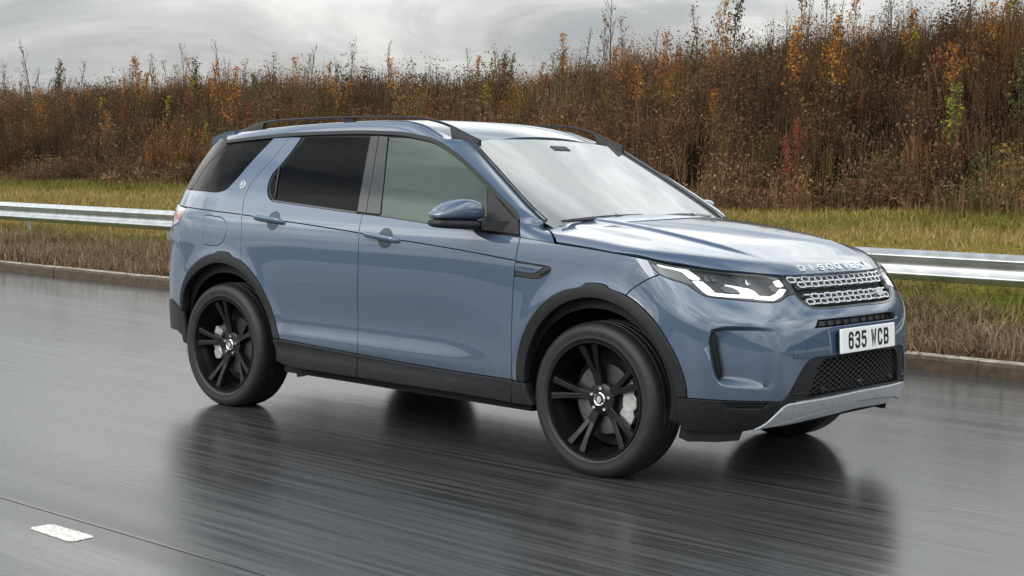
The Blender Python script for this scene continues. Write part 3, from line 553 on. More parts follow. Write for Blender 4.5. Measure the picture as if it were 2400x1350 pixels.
# outlines of the car's panels in the parameters of the surfaces above (metres)
CURVES = {
 'swage': [(4.7309, 1.1483), (4.4795, 1.1376), (4.146, 1.123), (4.0126, 1.115), (3.7529, 1.0986), (3.5696, 1.0887), (3.1375, 1.0608), (2.8281, 1.037), (2.6632, 1.0266), (2.3454, 1.003), (2.0328, 0.9754)],
 'shutB_lo': [(3.1407, 1.0602), (3.1294, 0.9397), (3.1305, 0.8271), (3.1486, 0.6667), (3.1524, 0.5343), (3.1419, 0.4791), (3.1409, 0.4175)],
 'shutB_up': [(3.1477, 1.1609), (3.1459, 1.1183), (3.1407, 1.0602)],
 'shutC_lo': [(4.1457, 1.125), (4.1216, 1.0189), (4.1138, 0.9366), (4.1028, 0.8668)],
 'shutC_up': [(4.1563, 1.2959), (4.1688, 1.2196), (4.1457, 1.125)],
 'shutA_lo': [(2.0328, 0.9754), (2.0353, 0.9055), (2.0381, 0.8339), (2.0415, 0.7517), (2.0434, 0.6284), (2.0406, 0.5052), (2.0376, 0.4019)],
 'shutA_up': [(2.0199, 1.0891), (2.0272, 1.0381), (2.0328, 0.9754)],
 'doorbot_r': [(3.763, 0.4418), (3.4738, 0.4299), (3.1409, 0.4175)],
 'doorbot_f': [(3.1409, 0.4175), (2.631, 0.4034), (2.2733, 0.4003), (2.0376, 0.4019)],
 'rearch_out': [(3.7678, 0.4414), (3.8139, 0.5378), (3.8644, 0.6471), (3.9362, 0.7467), (4.0289, 0.8236), (4.1016, 0.8608), (4.1831, 0.8833), (4.2098, 0.9002), (4.3257, 0.9017), (4.3458, 0.8908), (4.424, 0.8743), (4.5144, 0.8344), (4.5994, 0.7747), (4.6635, 0.6992), (4.7064, 0.6208), (4.7201, 0.5268)],
 'rearch_in': [(3.8095, 0.4379), (3.8498, 0.5206), (3.9083, 0.6283), (3.978, 0.7289), (4.0832, 0.798), (4.2053, 0.8327), (4.3046, 0.8372), (4.4203, 0.8127), (4.5296, 0.7592), (4.6122, 0.6947), (4.665, 0.6188), (4.6877, 0.5295)],
 'farch_out': [(2.0131, 0.396), (2.0039, 0.5087), (1.9682, 0.6191), (1.9021, 0.7225), (1.82, 0.8012), (1.7193, 0.8521), (1.6149, 0.8787), (1.5972, 0.8935), (1.5337, 0.8995), (1.4745, 0.8937), (1.4529, 0.8801), (1.3572, 0.857), (1.2721, 0.8168), (1.1831, 0.7399), (1.1209, 0.6464), (1.0757, 0.5512), (1.0501, 0.4691), (1.0443, 0.4235)],
 'farch_in': [(1.9599, 0.3973), (1.9548, 0.4803), (1.9206, 0.5821), (1.8541, 0.6856), (1.7697, 0.7608), (1.6675, 0.8102), (1.5472, 0.8327), (1.4286, 0.8179), (1.3298, 0.779), (1.2457, 0.7168), (1.1786, 0.6347), (1.1309, 0.5473), (1.1053, 0.4729), (1.0945, 0.4201)],
 'fend_top': [(2.0199, 1.0891), (1.9094, 1.0789), (1.7968, 1.0678), (1.5955, 1.0532), (1.418, 1.0378), (1.1772, 1.0215)],
 'fend_lamp': [(1.1772, 1.0215), (1.1658, 1.0015), (1.1485, 0.9817), (1.1162, 0.9588)],
 'fend_bump': [(1.1162, 0.9588), (1.2314, 0.9274), (1.3247, 0.8853), (1.3572, 0.857)],
 'vent_out': [(2.0301, 0.9729), (1.9184, 0.965), (1.828, 0.9581), (1.8091, 0.9512), (1.8154, 0.9359), (1.8728, 0.9014), (1.9229, 0.8966), (2.0309, 0.9017)],
 'vent_plate': [(2.0311, 0.9647), (1.9444, 0.9595), (1.8563, 0.9525), (1.8812, 0.937), (1.9091, 0.9233), (2.0315, 0.9261)],
 'vent_text': [(2.026, 0.9406), (1.9152, 0.933)],
 'fuel': [(4.4918, 1.1047), (4.3832, 1.1034), (4.3168, 1.097), (4.2795, 1.0762), (4.2639, 1.0473), (4.2621, 1.0081), (4.2813, 0.9654), (4.3213, 0.9414), (4.429, 0.9367), (4.4693, 0.9443), (4.4797, 1.0188), (4.4957, 1.0883)],
 'quart_bump': [(4.806, 1.0451), (4.7644, 0.9557), (4.7114, 0.8714), (4.6287, 0.8267), (4.5771, 0.8005)],
 'quart_rear': [(4.9959, 1.1603), (4.9736, 1.1473), (4.981, 1.0503)],
 'quart_top': [(4.8818, 1.2464), (4.63, 1.2435), (4.435, 1.2402), (4.2957, 1.2559), (4.1563, 1.2959)],
 'rbump_low': [(4.8752, 0.5862), (4.7751, 0.5557), (4.6887, 0.5217)],
 'rlow_bot': [(4.8736, 0.4817), (4.7739, 0.4185), (4.6589, 0.3545)],
 'tlamp': [(4.9735, 1.1528), (4.7314, 1.1439), (4.7564, 1.097), (4.8161, 1.0419), (4.9219, 1.0316), (4.9649, 1.1033)],
 'sill_bot': [(3.753, 0.3031), (3.6536, 0.2914), (3.1447, 0.2914), (2.9404, 0.2919), (2.4482, 0.2932), (2.1019, 0.2894), (1.9113, 0.2868)],
 'hand_r': [(4.0193, 1.1172), (3.8029, 1.1093), (3.7554, 1.1004), (3.7547, 1.0825), (3.8258, 1.0812), (4.0033, 1.0944)],
 'hand_f': [(3.0934, 1.0613), (2.8673, 1.0455), (2.8284, 1.0385), (2.8347, 1.0207), (2.8943, 1.0201), (3.0901, 1.0378)],
 'hrec_r': [(3.8532, 1.0992)],
 'hrec_f': [(2.9363, 1.0424)],
 'badge_q': [(4.2216, 1.2946)],
 'lamp_low': [(1.1162, 0.9588), (1.0557, 0.9415), (0.9778, 0.9207), (0.9499, 0.8989), (0.9231, 0.8784), (0.8975, 0.8699), (0.823, 0.863), (0.6964, 0.8519), (0.6103, 0.8469), (0.5642, 0.851), (0.4949, 0.8739), (0.4543, 0.8773)],
 'lamp_top': [(1.1772, 1.0215), (0.9414, 0.9962), (0.7356, 0.9746), (0.5894, 0.9644), (0.4553, 0.9504)],
 'lamp_in': [(0.4553, 0.9504), (0.4531, 0.9184), (0.4543, 0.8773)],
 'grille_side': [(0.4553, 0.9504), (0.4531, 0.9184), (0.4543, 0.8773), (0.4358, 0.8502), (0.4058, 0.828), (0.3678, 0.8135), (0.3172, 0.809)],
 'grille_bot': [(0.3172, 0.809), (0.2332, 0.8071), (0.0377, 0.8082)],
 'slot': [(0.3945, 0.7296), (0.3655, 0.7603), (0.2433, 0.7617), (0.1303, 0.7612), (0.0187, 0.7607), (0.0305, 0.731), (0.2544, 0.7298)],
 'lowbez': [(0.6019, 0.405), (0.5649, 0.4449), (0.5109, 0.5272), (0.4669, 0.5777), (0.4186, 0.594), (0.2794, 0.5954), (0.0619, 0.5981)],
 'bump_bot': [(1.0442, 0.4216), (0.9038, 0.4173), (0.6686, 0.4106), (0.6019, 0.405)],
 'pocket_top': [(0.9513, 0.7124), (0.9321, 0.7305), (0.8703, 0.7449), (0.7571, 0.7458), (0.6577, 0.7397), (0.5552, 0.7298)],
 'pocket_bot': [(0.6336, 0.4499), (0.6923, 0.4536), (0.7675, 0.4627), (0.8627, 0.4737), (0.8962, 0.4836), (0.9196, 0.5057), (0.9397, 0.5599), (0.9533, 0.6744), (0.9513, 0.7124)],
 'vint': [(0.9441, 0.7126), (0.9291, 0.7251), (0.9128, 0.7209), (0.9013, 0.6304), (0.8872, 0.5337), (0.89, 0.5103), (0.9083, 0.503), (0.9253, 0.5326), (0.944, 0.6384)],
 'tow': [(0.5296, 0.6492), (0.4585, 0.6439), (0.4805, 0.5957), (0.5575, 0.5994)],
 'sensor': [(0.6887, 0.4908)],
 'fslot': [(0.8786, 0.4113), (0.668, 0.4067), (0.6905, 0.381), (0.8478, 0.3838)],
 'clad_arch': [(1.0945, 0.4201), (1.0693, 0.316), (1.0309, 0.2735)],
 'clad_bot': [(1.0309, 0.2735), (0.9433, 0.2701), (0.8323, 0.2718), (0.7495, 0.2738), (0.7082, 0.282)],
 'skid_top': [(0.7082, 0.282), (0.6598, 0.3135), (0.621, 0.3565), (0.5796, 0.3931), (0.5141, 0.4013), (0.412, 0.406), (0.0616, 0.4133)],
 'skid_bot': [(0.7082, 0.282), (0.5356, 0.2964), (0.3699, 0.3105), (0.1105, 0.3218)],
 'mesh': [(0.4484, 0.412), (0.4221, 0.4551), (0.3814, 0.5473), (0.3436, 0.5835), (0.0618, 0.5882)],
 'mesh_bot': [(0.4484, 0.412), (0.2313, 0.4194), (0.0328, 0.4207)],
 'bezin': [(0.5646, 0.4429), (0.4619, 0.4365)],
 'drl_up': [(1.1176, 1.0134), (1.0772, 1.0104), (0.9636, 0.9977), (0.9233, 0.9911), (0.9052, 0.9736), (0.8868, 0.9507), (0.9352, 0.9535), (0.9552, 0.9799), (0.9837, 0.9884), (1.0855, 1.0012)],
 'drl_main': [(0.9308, 0.941), (0.883, 0.9382), (0.8651, 0.9153), (0.8526, 0.8922), (0.7328, 0.8843), (0.7286, 0.8951), (0.7274, 0.9166), (0.7867, 0.927), (0.7132, 0.9166), (0.6954, 0.9058), (0.6827, 0.8716), (0.7776, 0.8751), (0.8543, 0.8778), (0.8902, 0.8844), (0.9067, 0.8985)],
 'drl_in': [(0.7041, 0.9148), (0.6795, 0.9112), (0.6589, 0.9003), (0.6456, 0.8803), (0.5917, 0.8769), (0.5508, 0.888), (0.5097, 0.9089), (0.4736, 0.9043), (0.5178, 0.8781), (0.5737, 0.8612), (0.6722, 0.868)],
 'drl_tip': [(0.5157, 0.9435), (0.4812, 0.9464), (0.4741, 0.9226), (0.4904, 0.9193), (0.5146, 0.9217)],
 'amber': [(1.1079, 0.999), (1.0319, 0.993), (0.9775, 0.9814), (0.9516, 0.955), (0.9454, 0.9246), (0.9772, 0.933), (1.0497, 0.9512), (1.096, 0.9665)],
 'lens1': [(0.8624, 0.9671), (0.8001, 0.9643), (0.8203, 0.9391), (0.8686, 0.9385)],
 'lens2': [(0.696, 0.9524), (0.626, 0.9486), (0.6427, 0.9271), (0.706, 0.9274)],
 'hood_side': [(-0.257, -0.9055), (-0.0556, -0.9113), (0.1185, -0.9133), (0.2671, -0.8881), (0.4015, -0.8147), (0.4923, -0.7466), (0.5581, -0.6822), (0.6441, -0.5645), (0.6979, -0.4458), (0.7252, -0.3314), (0.7415, -0.1865), (0.7459, -0.0474)],
 'hood_rear': [(-0.5367, -0.6603), (-0.257, -0.9055)],
 'hood_word': [(0.712, -0.325), (0.6843, -0.2985)],
 'hood_crease': [(-0.238, -0.4843), (0.1108, -0.5426), (0.3924, -0.5324), (0.6029, -0.4656)],
 'trim_top': [(4.5995, 1.5529), (4.218, 1.5794), (3.9511, 1.5965), (3.4842, 1.6074), (3.2597, 1.6054), (3.09, 1.599), (2.9668, 1.5862), (2.8026, 1.5574), (2.6223, 1.4934), (2.4381, 1.4061), (2.2648, 1.3106), (2.1583, 1.2485), (2.1045, 1.2184), (2.0674, 1.1874), (2.0556, 1.1719)],
 'glassF': [(3.012, 1.1632), (3.0785, 1.3677), (3.1681, 1.5724), (3.0042, 1.5676), (2.8451, 1.5484), (2.7295, 1.515), (2.548, 1.4393), (2.3292, 1.3271), (2.2576, 1.1346)],
 'glassF_bot': [(3.011, 1.161), (2.6048, 1.133), (2.2478, 1.1081)],
 'sail': [(2.3201, 1.3251), (2.2311, 1.2665), (2.1515, 1.2128), (2.0959, 1.1797), (2.0562, 1.1586), (2.0269, 1.0969), (2.2436, 1.1124)],
 'pillB_mid': [(3.2451, 1.5783), (3.1722, 1.3776), (3.1237, 1.1662)],
 'glassR': [(3.8466, 1.5729), (3.5819, 1.5763), (3.3115, 1.5748), (3.2447, 1.3765), (3.1969, 1.1705), (3.534, 1.1874), (3.869, 1.2071), (3.906, 1.2145), (3.9506, 1.2446), (3.9841, 1.3019), (3.9787, 1.353), (3.9299, 1.4185), (3.8886, 1.5004)],
 'glassR_div': [(3.9552, 1.4021), (3.9291, 1.3175), (3.9018, 1.229)],
 'frameR': [(3.8782, 1.5716), (3.9031, 1.5003), (3.9471, 1.4193), (3.9949, 1.3552), (4.0009, 1.3016), (3.9656, 1.237), (3.9132, 1.2059)],
 'belt': [(3.9132, 1.2059), (3.5319, 1.1828), (3.1948, 1.1627), (3.0077, 1.1534), (2.602, 1.1256), (2.2426, 1.1011), (2.0212, 1.087)],
 'shutC_g': [(3.9768, 1.5716), (4.0139, 1.4948), (4.0557, 1.4254), (4.1048, 1.3682), (4.143, 1.3208), (4.1563, 1.2959)],
 'quartG': [(4.5447, 1.5451), (4.3103, 1.5579), (4.1122, 1.5667), (4.1673, 1.4965), (4.2251, 1.4226), (4.2798, 1.3481), (4.318, 1.3026), (4.3584, 1.2644), (4.4299, 1.2466), (4.5815, 1.2483), (4.7831, 1.252), (4.7226, 1.4032)],
 'rear_edge': [(4.6029, 1.5552), (4.7189, 1.4877), (4.8218, 1.3879), (4.8953, 1.2515)],
 'roofedge': [(-2.8954, -0.649), (-2.7131, -0.6516), (-2.3365, -0.6478), (-1.9273, -0.661), (-1.5451, -0.6723), (-1.3702, -0.622), (-1.2596, -0.5734), (-1.1323, -0.5667)],
 'scr_side': [(-0.6205, 1.5517), (-0.6794, 1.436), (-0.7319, 1.319), (-0.7716, 1.2185), (-0.78, 1.1618)],
 'scr_top': [(-0.6024, 1.5544), (-0.3426, 1.5717), (-0.1234, 1.5787), (-0.0613, 1.5784)],
 'scr_frit': [(-0.7626, 1.1618), (-0.7488, 1.2186), (-0.7089, 1.3172), (-0.6554, 1.4344), (-0.6037, 1.5368), (-0.3677, 1.5529)],
 'rail_top': [(-2.9397, 1.6238), (-2.8417, 1.6512), (-2.7151, 1.6714), (-2.3205, 1.6868), (-2.0004, 1.6909), (-1.5006, 1.6836), (-1.392, 1.6735), (-1.2454, 1.641), (-1.1491, 1.6056), (-1.0247, 1.5608)],
 'spoiler': [(-3.2565, 1.5717), (-3.2379, 1.5871), (-3.0701, 1.6137), (-3.1382, 1.5603), (-3.2177, 1.5138), (-3.2561, 1.5288)],
 'mirror': [(-0.9481, 1.2019), (-0.8817, 1.2395), (-0.7675, 1.2676), (-0.6687, 1.2641), (-0.5983, 1.2273), (-0.5697, 1.1875), (-0.5743, 1.1528), (-0.6937, 1.1504), (-0.9441, 1.16), (-0.9374, 1.1265), (-0.9077, 1.1109), (-0.7349, 1.1096), (-0.5818, 1.1261), (-0.4817, 1.1543), (-0.513, 1.1126)],
}
# ------------------------------------------------------------------ car materials
def paint_material():
    m = bpy.data.materials.new('blue_metallic_paint'); m.use_nodes = True; t = m.node_tree; b = t.nodes['Principled BSDF']
    tcn = t.nodes.new('ShaderNodeTexCoord'); fl = t.nodes.new('ShaderNodeTexNoise'); fl.inputs['Scale'].default_value = 420; fl.inputs['Detail'].default_value = 2
    t.links.new(tcn.outputs['Object'], fl.inputs['Vector'])
    t.links.new(ramp(fl.outputs[0], [(.35, PAINT_A), (.65, PAINT_B)], t), b.inputs['Base Color'])
    b.inputs['Metallic'].default_value = .18; b.inputs['Roughness'].default_value = .42; b.inputs['Specular IOR Level'].default_value = .2
    b.inputs['Coat Weight'].default_value = 1; b.inputs['Coat Roughness'].default_value = .025; b.inputs['Coat IOR'].default_value = 1.85
    dn = t.nodes.new('ShaderNodeTexNoise'); dn.inputs['Scale'].default_value = 7; dn.inputs['Detail'].default_value = 6; t.links.new(tcn.outputs['Object'], dn.inputs['Vector'])
    mr = t.nodes.new('ShaderNodeMapRange'); mr.inputs[1].default_value = .45; mr.inputs[2].default_value = .8; mr.inputs[3].default_value = .012; mr.inputs[4].default_value = .05
    t.links.new(dn.outputs[0], mr.inputs[0]); t.links.new(mr.outputs[0], b.inputs['Coat Roughness'])
    # road dirt thrown up on the lowest part of the body
    sz = t.nodes.new('ShaderNodeSeparateXYZ'); t.links.new(tcn.outputs['Object'], sz.inputs[0]); dz_ = t.nodes.new('ShaderNodeMapRange'); dz_.inputs[1].default_value = .66; dz_.inputs[2].default_value = .38; dz_.inputs[3].default_value = 0; dz_.inputs[4].default_value = .42; t.links.new(sz.outputs['Z'], dz_.inputs[0])
    d2 = t.nodes.new('ShaderNodeTexNoise'); d2.inputs['Scale'].default_value = 16; d2.inputs['Detail'].default_value = 8; d2.inputs['Roughness'].default_value = .7; t.links.new(tcn.outputs['Object'], d2.inputs['Vector'])
    fac = mth('MULTIPLY', dz_.outputs[0], mth('MULTIPLY', mth('SUBTRACT', d2.outputs[0], .34, True, tree=t), 3.2, True, tree=t), tree=t); old = b.inputs['Base Color'].links[0].from_socket
    mxd = t.nodes.new('ShaderNodeMix'); mxd.data_type = 'RGBA'; t.links.new(fac, mxd.inputs[0]); t.links.new(old, mxd.inputs[6]); mxd.inputs[7].default_value = (.075, .066, .055, 1); t.links.new(mxd.outputs[2], b.inputs['Base Color'])
    t.links.new(mth('SUBTRACT', 1.0, fac, tree=t), b.inputs['Coat Weight'])
    return m
PAINT_A, PAINT_B = (.046, .078, .138), (.064, .104, .174)
M_PAINT = paint_material()
M_CLAD = mat('grey_plastic_cladding', (.0125, .0135, .0155), .48, spec=.32, noise=(60, .25), bump=.15)
M_TRIM = mat('black_gloss_trim', (.012, .012, .013), .12, coat=.6)
M_BLACK = mat('black_rubber_seal', (.008, .008, .009), .6)
M_VOID = mat('dark_inner_structure', (.006, .006, .007), .8)
M_MESH = mat('black_intake_mesh', (.018, .019, .02), .35)
M_SILVER = mat('satin_silver', (.62, .64, .67), .28, .75, noise=(30, .06))
M_CHROME = mat('bright_chrome', (.75, .76, .78), .12, 1)
M_SKID = mat('silver_skid_plate', (.42, .44, .47), .36, .55, noise=(40, .08))
M_LAMP = mat('headlamp_housing', (.035, .038, .045), .22, .3, coat=.6)
M_LAMPGREY = mat('headlamp_grey_insert', (.16, .17, .17), .3, .3, coat=.5)
M_DRL = mat('lit_daytime_running_light', (.9, .92, .95), .3, emit=(1, 1, 1), estr=1.0)
M_RED = mat('red_lamp_lens', (.35, .02, .025), .12, coat=1)
M_TYRE = mat('tyre_rubber', (.017, .017, .018), .5, spec=.4, noise=(35, .2), bump=.2)
M_RIM = mat('gloss_black_alloy', (.006, .006, .007), .32, coat=.08, spec=.25)
M_DISC = mat('brake_disc_steel', (.10, .10, .105), .38, .8, noise=(25, .2))
M_CALIPER = mat('cast_brake_caliper', (.46, .47, .46), .42, .7, noise=(30, .2))
M_PLATE = mat('white_plate', (.90, .91, .92), .3, coat=.4)
M_INK = mat('black_characters', (.012, .012, .012), .4)
M_SEAT = mat('dark_seat_fabric', (.04, .04, .042), .8)
M_DASH = mat('dashboard_plastic', (.05, .05, .053), .7)
def glass_material(name, tint, ior, rough=.0, sheen=0, gcol=(1, 1, 1)):
    m = bpy.data.materials.new(name); m.use_nodes = True; t = m.node_tree; t.nodes.clear()
    o = t.nodes.new('ShaderNodeOutputMaterial'); mix = t.nodes.new('ShaderNodeMixShader'); tr = t.nodes.new('ShaderNodeBsdfTransparent'); gl = t.nodes.new('ShaderNodeBsdfGlossy'); fr = t.nodes.new('ShaderNodeFresnel')
    tr.inputs[0].default_value = (*tint, 1); gl.inputs['Roughness'].default_value = rough; gl.inputs['Color'].default_value = (*gcol, 1); fr.inputs[0].default_value = ior
    t.links.new(fr.outputs[0], mix.inputs[0]); t.links.new(tr.outputs[0], mix.inputs[1]); t.links.new(gl.outputs[0], mix.inputs[2])
    if sheen:      # pale diffuse layer painted in to brighten the pane like reflected sky
        df = t.nodes.new('ShaderNodeBsdfDiffuse'); df.inputs[0].default_value = (.68, .74, .78, 1); m2 = t.nodes.new('ShaderNodeMixShader'); m2.inputs[0].default_value = sheen
        t.links.new(tr.outputs[0], m2.inputs[1]); t.links.new(df.outputs[0], m2.inputs[2]); t.links.new(m2.outputs[0], mix.inputs[1])
    t.links.new(mix.outputs[0], o.inputs[0]); return m
M_SCREEN = glass_material('windscreen_glass', (.62, .68, .67), 3.1, .03, .14, (.94, .97, 1.0))
M_SIDEGLASS = glass_material('green_tinted_side_glass', (.20, .25, .22), 1.75, .004, .04, (.84, 1.0, .90))
M_PRIVACY = glass_material('dark_privacy_glass', (.018, .018, .018), 1.2)
M_LENS = glass_material('clear_lamp_lens', (.93, .94, .95), 1.45)
# ------------------------------------------------------------------ the car
car = empty('car', (-1.4, 0, 0), 'blue metallic five-door SUV driving on the wet road', 'car')
car_inv = Matrix.Translation((1.4, 0, 0))
def cpart(o):      # meshes are written in world space; the empty stands at the car's base
    o.matrix_parent_inverse = car_inv; return o
K = {k: v for k, v in CURVES.items()}
_cc = {}
def cv(k, step=.012):
    if k not in _cc: _cc[k] = crom(K[k], step)
    return _cc[k]
def pts(k): return [np.array(p) for p in K[k]]
def rv(s): return list(s)[::-1]
def onw(t, z, off=0.):
    p = wrap(np.array(t), np.array(z)); return p + snorm(wrap, np.array(t), np.array(z), -1) * off
def cboth(name, data, m, parent=None, label=None):
    r = both(name, data, m, parent or car)
    for o in r:
        if (parent or car) is car: cpart(o)
        if label: o['label'] = label
    return r
def csym(name, data, m, label=None, parent=None):
    d = sym(*data); o = mesh_obj(name, d[0], d[1], m, parent or car, d[2])
    if parent is None: cpart(o)
    if label: o['label'] = label
    return o
def child(o, p):      # sub-part of an untransformed part
    o.parent = p; return o
sw = cv('swage'); swA, swB, swC, swR = K['swage'][-1], K['swage'][6], K['swage'][2], K['swage'][0]
# --- inner structure behind the panel gaps
def arc(x, z, r, a0, a1, n=40): return [(1.5615 - (x + r * math.cos(a)), z + r * math.sin(a)) for a in np.linspace(R(a0), R(a1), n)]
tx0 = 1.5615   # t of x = 0 on the straight side
shell = loop([(0, .27), (0, .93), (.45, .92), (1.1, .98), (2.0, 1.05), (4.8, 1.13), (TMAX, 1.2), (TMAX, .32), (4.65, .30)], arc(-2.741, .356, .42, 188, -8), [(3.6, .25), (2.1, .25)], arc(0, .356, .42, 188, -8), [(1.0, .26)])
csym('inner_structure', patch_data('wrap', shell, gap=0, h=.06, off=-.055, depth=.002), M_VOID)
# --- doors
def dsk(*loops): return joined(*[patch_data('wrap', l, **kw) for l, kw in loops])
g = dict(gap=.0022)
fd_low = loop(cut(sw, swB, swA), cv('shutA_lo'), rv(cv('doorbot_f')), rv(cv('shutB_lo')))
fd_up = loop(cut(cv('belt'), K['shutB_up'][0], K['belt'][-1]), cv('shutA_up'), rv(cut(sw, swB, swA)), rv(cv('shutB_up')))
front_doors = cboth('front_door', dsk((fd_low, g), (fd_up, g)), M_PAINT)
ra = cv('rearch_out'); raC = K['shutC_lo'][-1]
rd_low = loop(cut(sw, swC, swB), cv('shutB_lo'), rv(cv('doorbot_r')), cut(ra, K['rearch_out'][0], K['rearch_out'][5]), rv(cv('shutC_lo')))
rd_up = loop(cut(cv('belt'), K['belt'][0], K['shutB_up'][0]), cv('shutB_up'), rv(cut(sw, swC, swB)), rv(cv('shutC_up')), rv(cv('shutC_g')), [K['shutC_g'][0], K['frameR'][0]], cv('frameR'))
rear_doors = cboth('rear_door', dsk((rd_low, g), (rd_up, g)), M_PAINT)
# door-edge seams, dark strip in the feature groove
def ribbon(uvs, w, off, sname='wrap', depth=.006):
    P = [np.array(p, float) for p in uvs]; A = []; B = []
    for i, p in enumerate(P):
        d = P[min(i + 1, len(P) - 1)] - P[max(i - 1, 0)]; n = np.array([-d[1], d[0]]); n /= max(np.linalg.norm(n), 1e-9); A.append(p + n * w / 2); B.append(p - n * w / 2)
    return patch_data(sname, loop(A, B[::-1]), gap=0, h=.05, off=off, depth=depth, bev=.0006)
# --- quarter panels
qg = cv('quartG'); QG = K['quartG']
qclosed = crom(QG, .012)
q_up = loop(cv('shutC_g'), cv('shutC_up'), cut(sw, swC, swR), [(4.79, 1.150), (4.93, 1.158), (4.90, 1.2), K['quart_top'][0]], [QG[10]], crom(QG[2:11], .012)[::-1], [QG[2], K['shutC_g'][0]])
q_low = loop(cut(sw, swR, swC), cv('shutC_lo'), cut(ra, K['rearch_out'][5], K['quart_bump'][-1]), rv(cv('quart_bump')), [K['tlamp'][3], K['tlamp'][2], K['tlamp'][1]])
fuel = np.array(crom(K['fuel'], .012, True))
quarters = [mesh_obj('rear_quarter_panel', *d[:2], M_PAINT, car, d[2]) for d in [dsk((q_up, g), (q_low, dict(gap=.0022, holes=[fuel])))]]
d = flipy(*dsk((q_up, g), (q_low, g))); quarters.append(mesh_obj('rear_quarter_panel', *d[:2], M_PAINT, car, d[2]))
for o in quarters: cpart(o)
d = patch_data('wrap', fuel, gap=.0012, h=.02); child(mesh_obj('fuel_flap', *d[:2], M_PAINT, None, d[2]), quarters[0])
# --- glass of the side
gl = dict(gap=.001, off=-.006, h=.03, depth=.006, bev=.001)
gf = loop(crom(K['glassF'][:3], .02), crom(K['glassF'][2:8], .012), crom(K['glassF'][7:], .02), rv(crom(K['glassF_bot'], .02)))
for o, p in zip(both('window', patch_data('wrap', gf, **gl), M_SIDEGLASS, None), front_doors): child(o, p)
gr = loop(crom(K['glassR'][:3], .02), crom(K['glassR'][2:5], .02), crom(K['glassR'][4:7], .02), crom(K['glassR'][6:] + [K['glassR'][0]], .012))
for o, p in zip(both('window', patch_data('wrap', gr, **gl), M_PRIVACY, None), rear_doors): child(o, p)
for o, p in zip(both('window_divider', ribbon(crom(K['glassR_div'], .02), .010, .001), M_CLAD, None), rear_doors): child(o, p)
qgl = loop(crom(QG[0:3], .015), crom(QG[2:11], .012), crom([QG[10], QG[11], QG[0]], .015))
for o, p in zip(both('quarter_window', patch_data('wrap', qgl, **gl), M_PRIVACY, None), quarters): child(o, p)
# --- black surround: one backing sheet in the window plane, a raised weather strip along the top, pillars, belt seals
tt = cv('trim_top'); TT = K['trim_top']
back = loop(tt, [TT[-1], K['shutA_up'][0]], rv(cv('belt')), [K['belt'][0]], rv(cv('frameR')), [K['frameR'][0], QG[2]], rv(crom(QG[0:3], .02)))
holes = [inset(gf, .008), inset(gr, .008)]
cboth('window_surround', patch_data('wrap', back, holes=holes, gap=.0005, off=-.010, h=.04, depth=.008), M_BLACK)
strip_lo = [np.array(p) + (0, -.0) for p in inset(loop(tt, [TT[-1], (TT[-1][0] + .3, .9), (TT[0][0], .9)]), .020)[:0]] if False else None
cboth('weather_strip', ribbon([np.array(p) + np.array((0, 0)) for p in crom([(a, b - .011) if i < 7 else (a + .008, b - .008) for i, (a, b) in enumerate(TT)], .015)], .020, .004, depth=.012), M_CLAD)
for a, b, nm in (((K['pillB_mid'][0][0] - .004, 1.590), (K['pillB_mid'][2][0] - .004, 1.166), 0), ):
    pb = K['pillB_mid']; gfl = K['glassF'][:3]; grr = K['glassR'][2:5]
    p1 = loop([(x + .003, z) for x, z in crom(gfl, .02)], [(x - .0015, z) for x, z in crom(pb, .02)]); p1[:, 1] = np.clip(p1[:, 1], 1.163, 1.583)
    p2 = loop([(x + .0015, z) for x, z in crom(pb, .02)][::-1], [(x - .003, z) for x, z in crom(grr, .02)])
    for o, p in zip(both('door_pillar_trim', patch_data('wrap', p1, gap=.0005, off=.001, h=.03), M_TRIM, None), front_doors): child(o, p)
    for o, p in zip(both('door_pillar_trim', patch_data('wrap', p2, gap=.0005, off=.001, h=.03), M_TRIM, None), rear_doors): child(o, p)
bl = cv('belt')
for key, prs, a, b in (('f', front_doors, K['belt'][3], K['belt'][5]), ('r', rear_doors, K['belt'][0], K['belt'][2])):
    for o, p in zip(both('belt_seal', ribbon([(x, z + .003) for x, z in cut(bl, a, b)], .009, .002), M_TRIM, None), prs): child(o, p)
sail = loop(crom(K['sail'][:5], .012), [K['sail'][4], K['sail'][5]], [K['sail'][5], (2.2422, 1.1065), K['sail'][0]])
for o, p in zip(both('mirror_sail', patch_data('wrap', sail, gap=.001, off=.004, h=.02, depth=.012, bev=.003), M_CLAD, None), front_doors): child(o, p)
# --- front fenders with side vent
fa = cv('farch_out'); FA = K['farch_out']; sA = cv('shutA_lo'); VO = K['vent_out']
fend = loop(cv('fend_top'), cv('fend_lamp'), cv('fend_bump'), rv(cut(fa, FA[0], FA[11])), [K['shutA_lo'][-1]], rv(cut(sA, (2.0279, .900), K['shutA_lo'][-1])), rv(crom(VO, .006)), [VO[0], swA], rv(cv('shutA_up')))
fenders = cboth('front_fender', patch_data('wrap', fend, **g), M_PAINT)
vent = loop(crom(VO, .006))
vp = loop(crom(K['vent_plate'][:3], .01), crom(K['vent_plate'][2:], .01))
for o, p in zip(both('side_vent', patch_data('wrap', vent, gap=.0005, off=-.004, h=.012, bev=.002), M_MESH, None), fenders): child(o, p)
for o, p in zip(both('vent_plate', patch_data('wrap', vp, gap=.0004, off=.0015, h=.015, depth=.006, bev=.0015), M_PAINT, None), fenders): child(o, p)
for i in range(7):
    c0 = np.array((1.872 - .0095 * i, .918 + .0042 * i)); rib = [c0 + (.004, -.007), c0 + (-.004, .007)]
    for o, p in zip(both('vent_rib', ribbon(rib, .004, .001), M_CLAD, None), fenders): child(o, p)
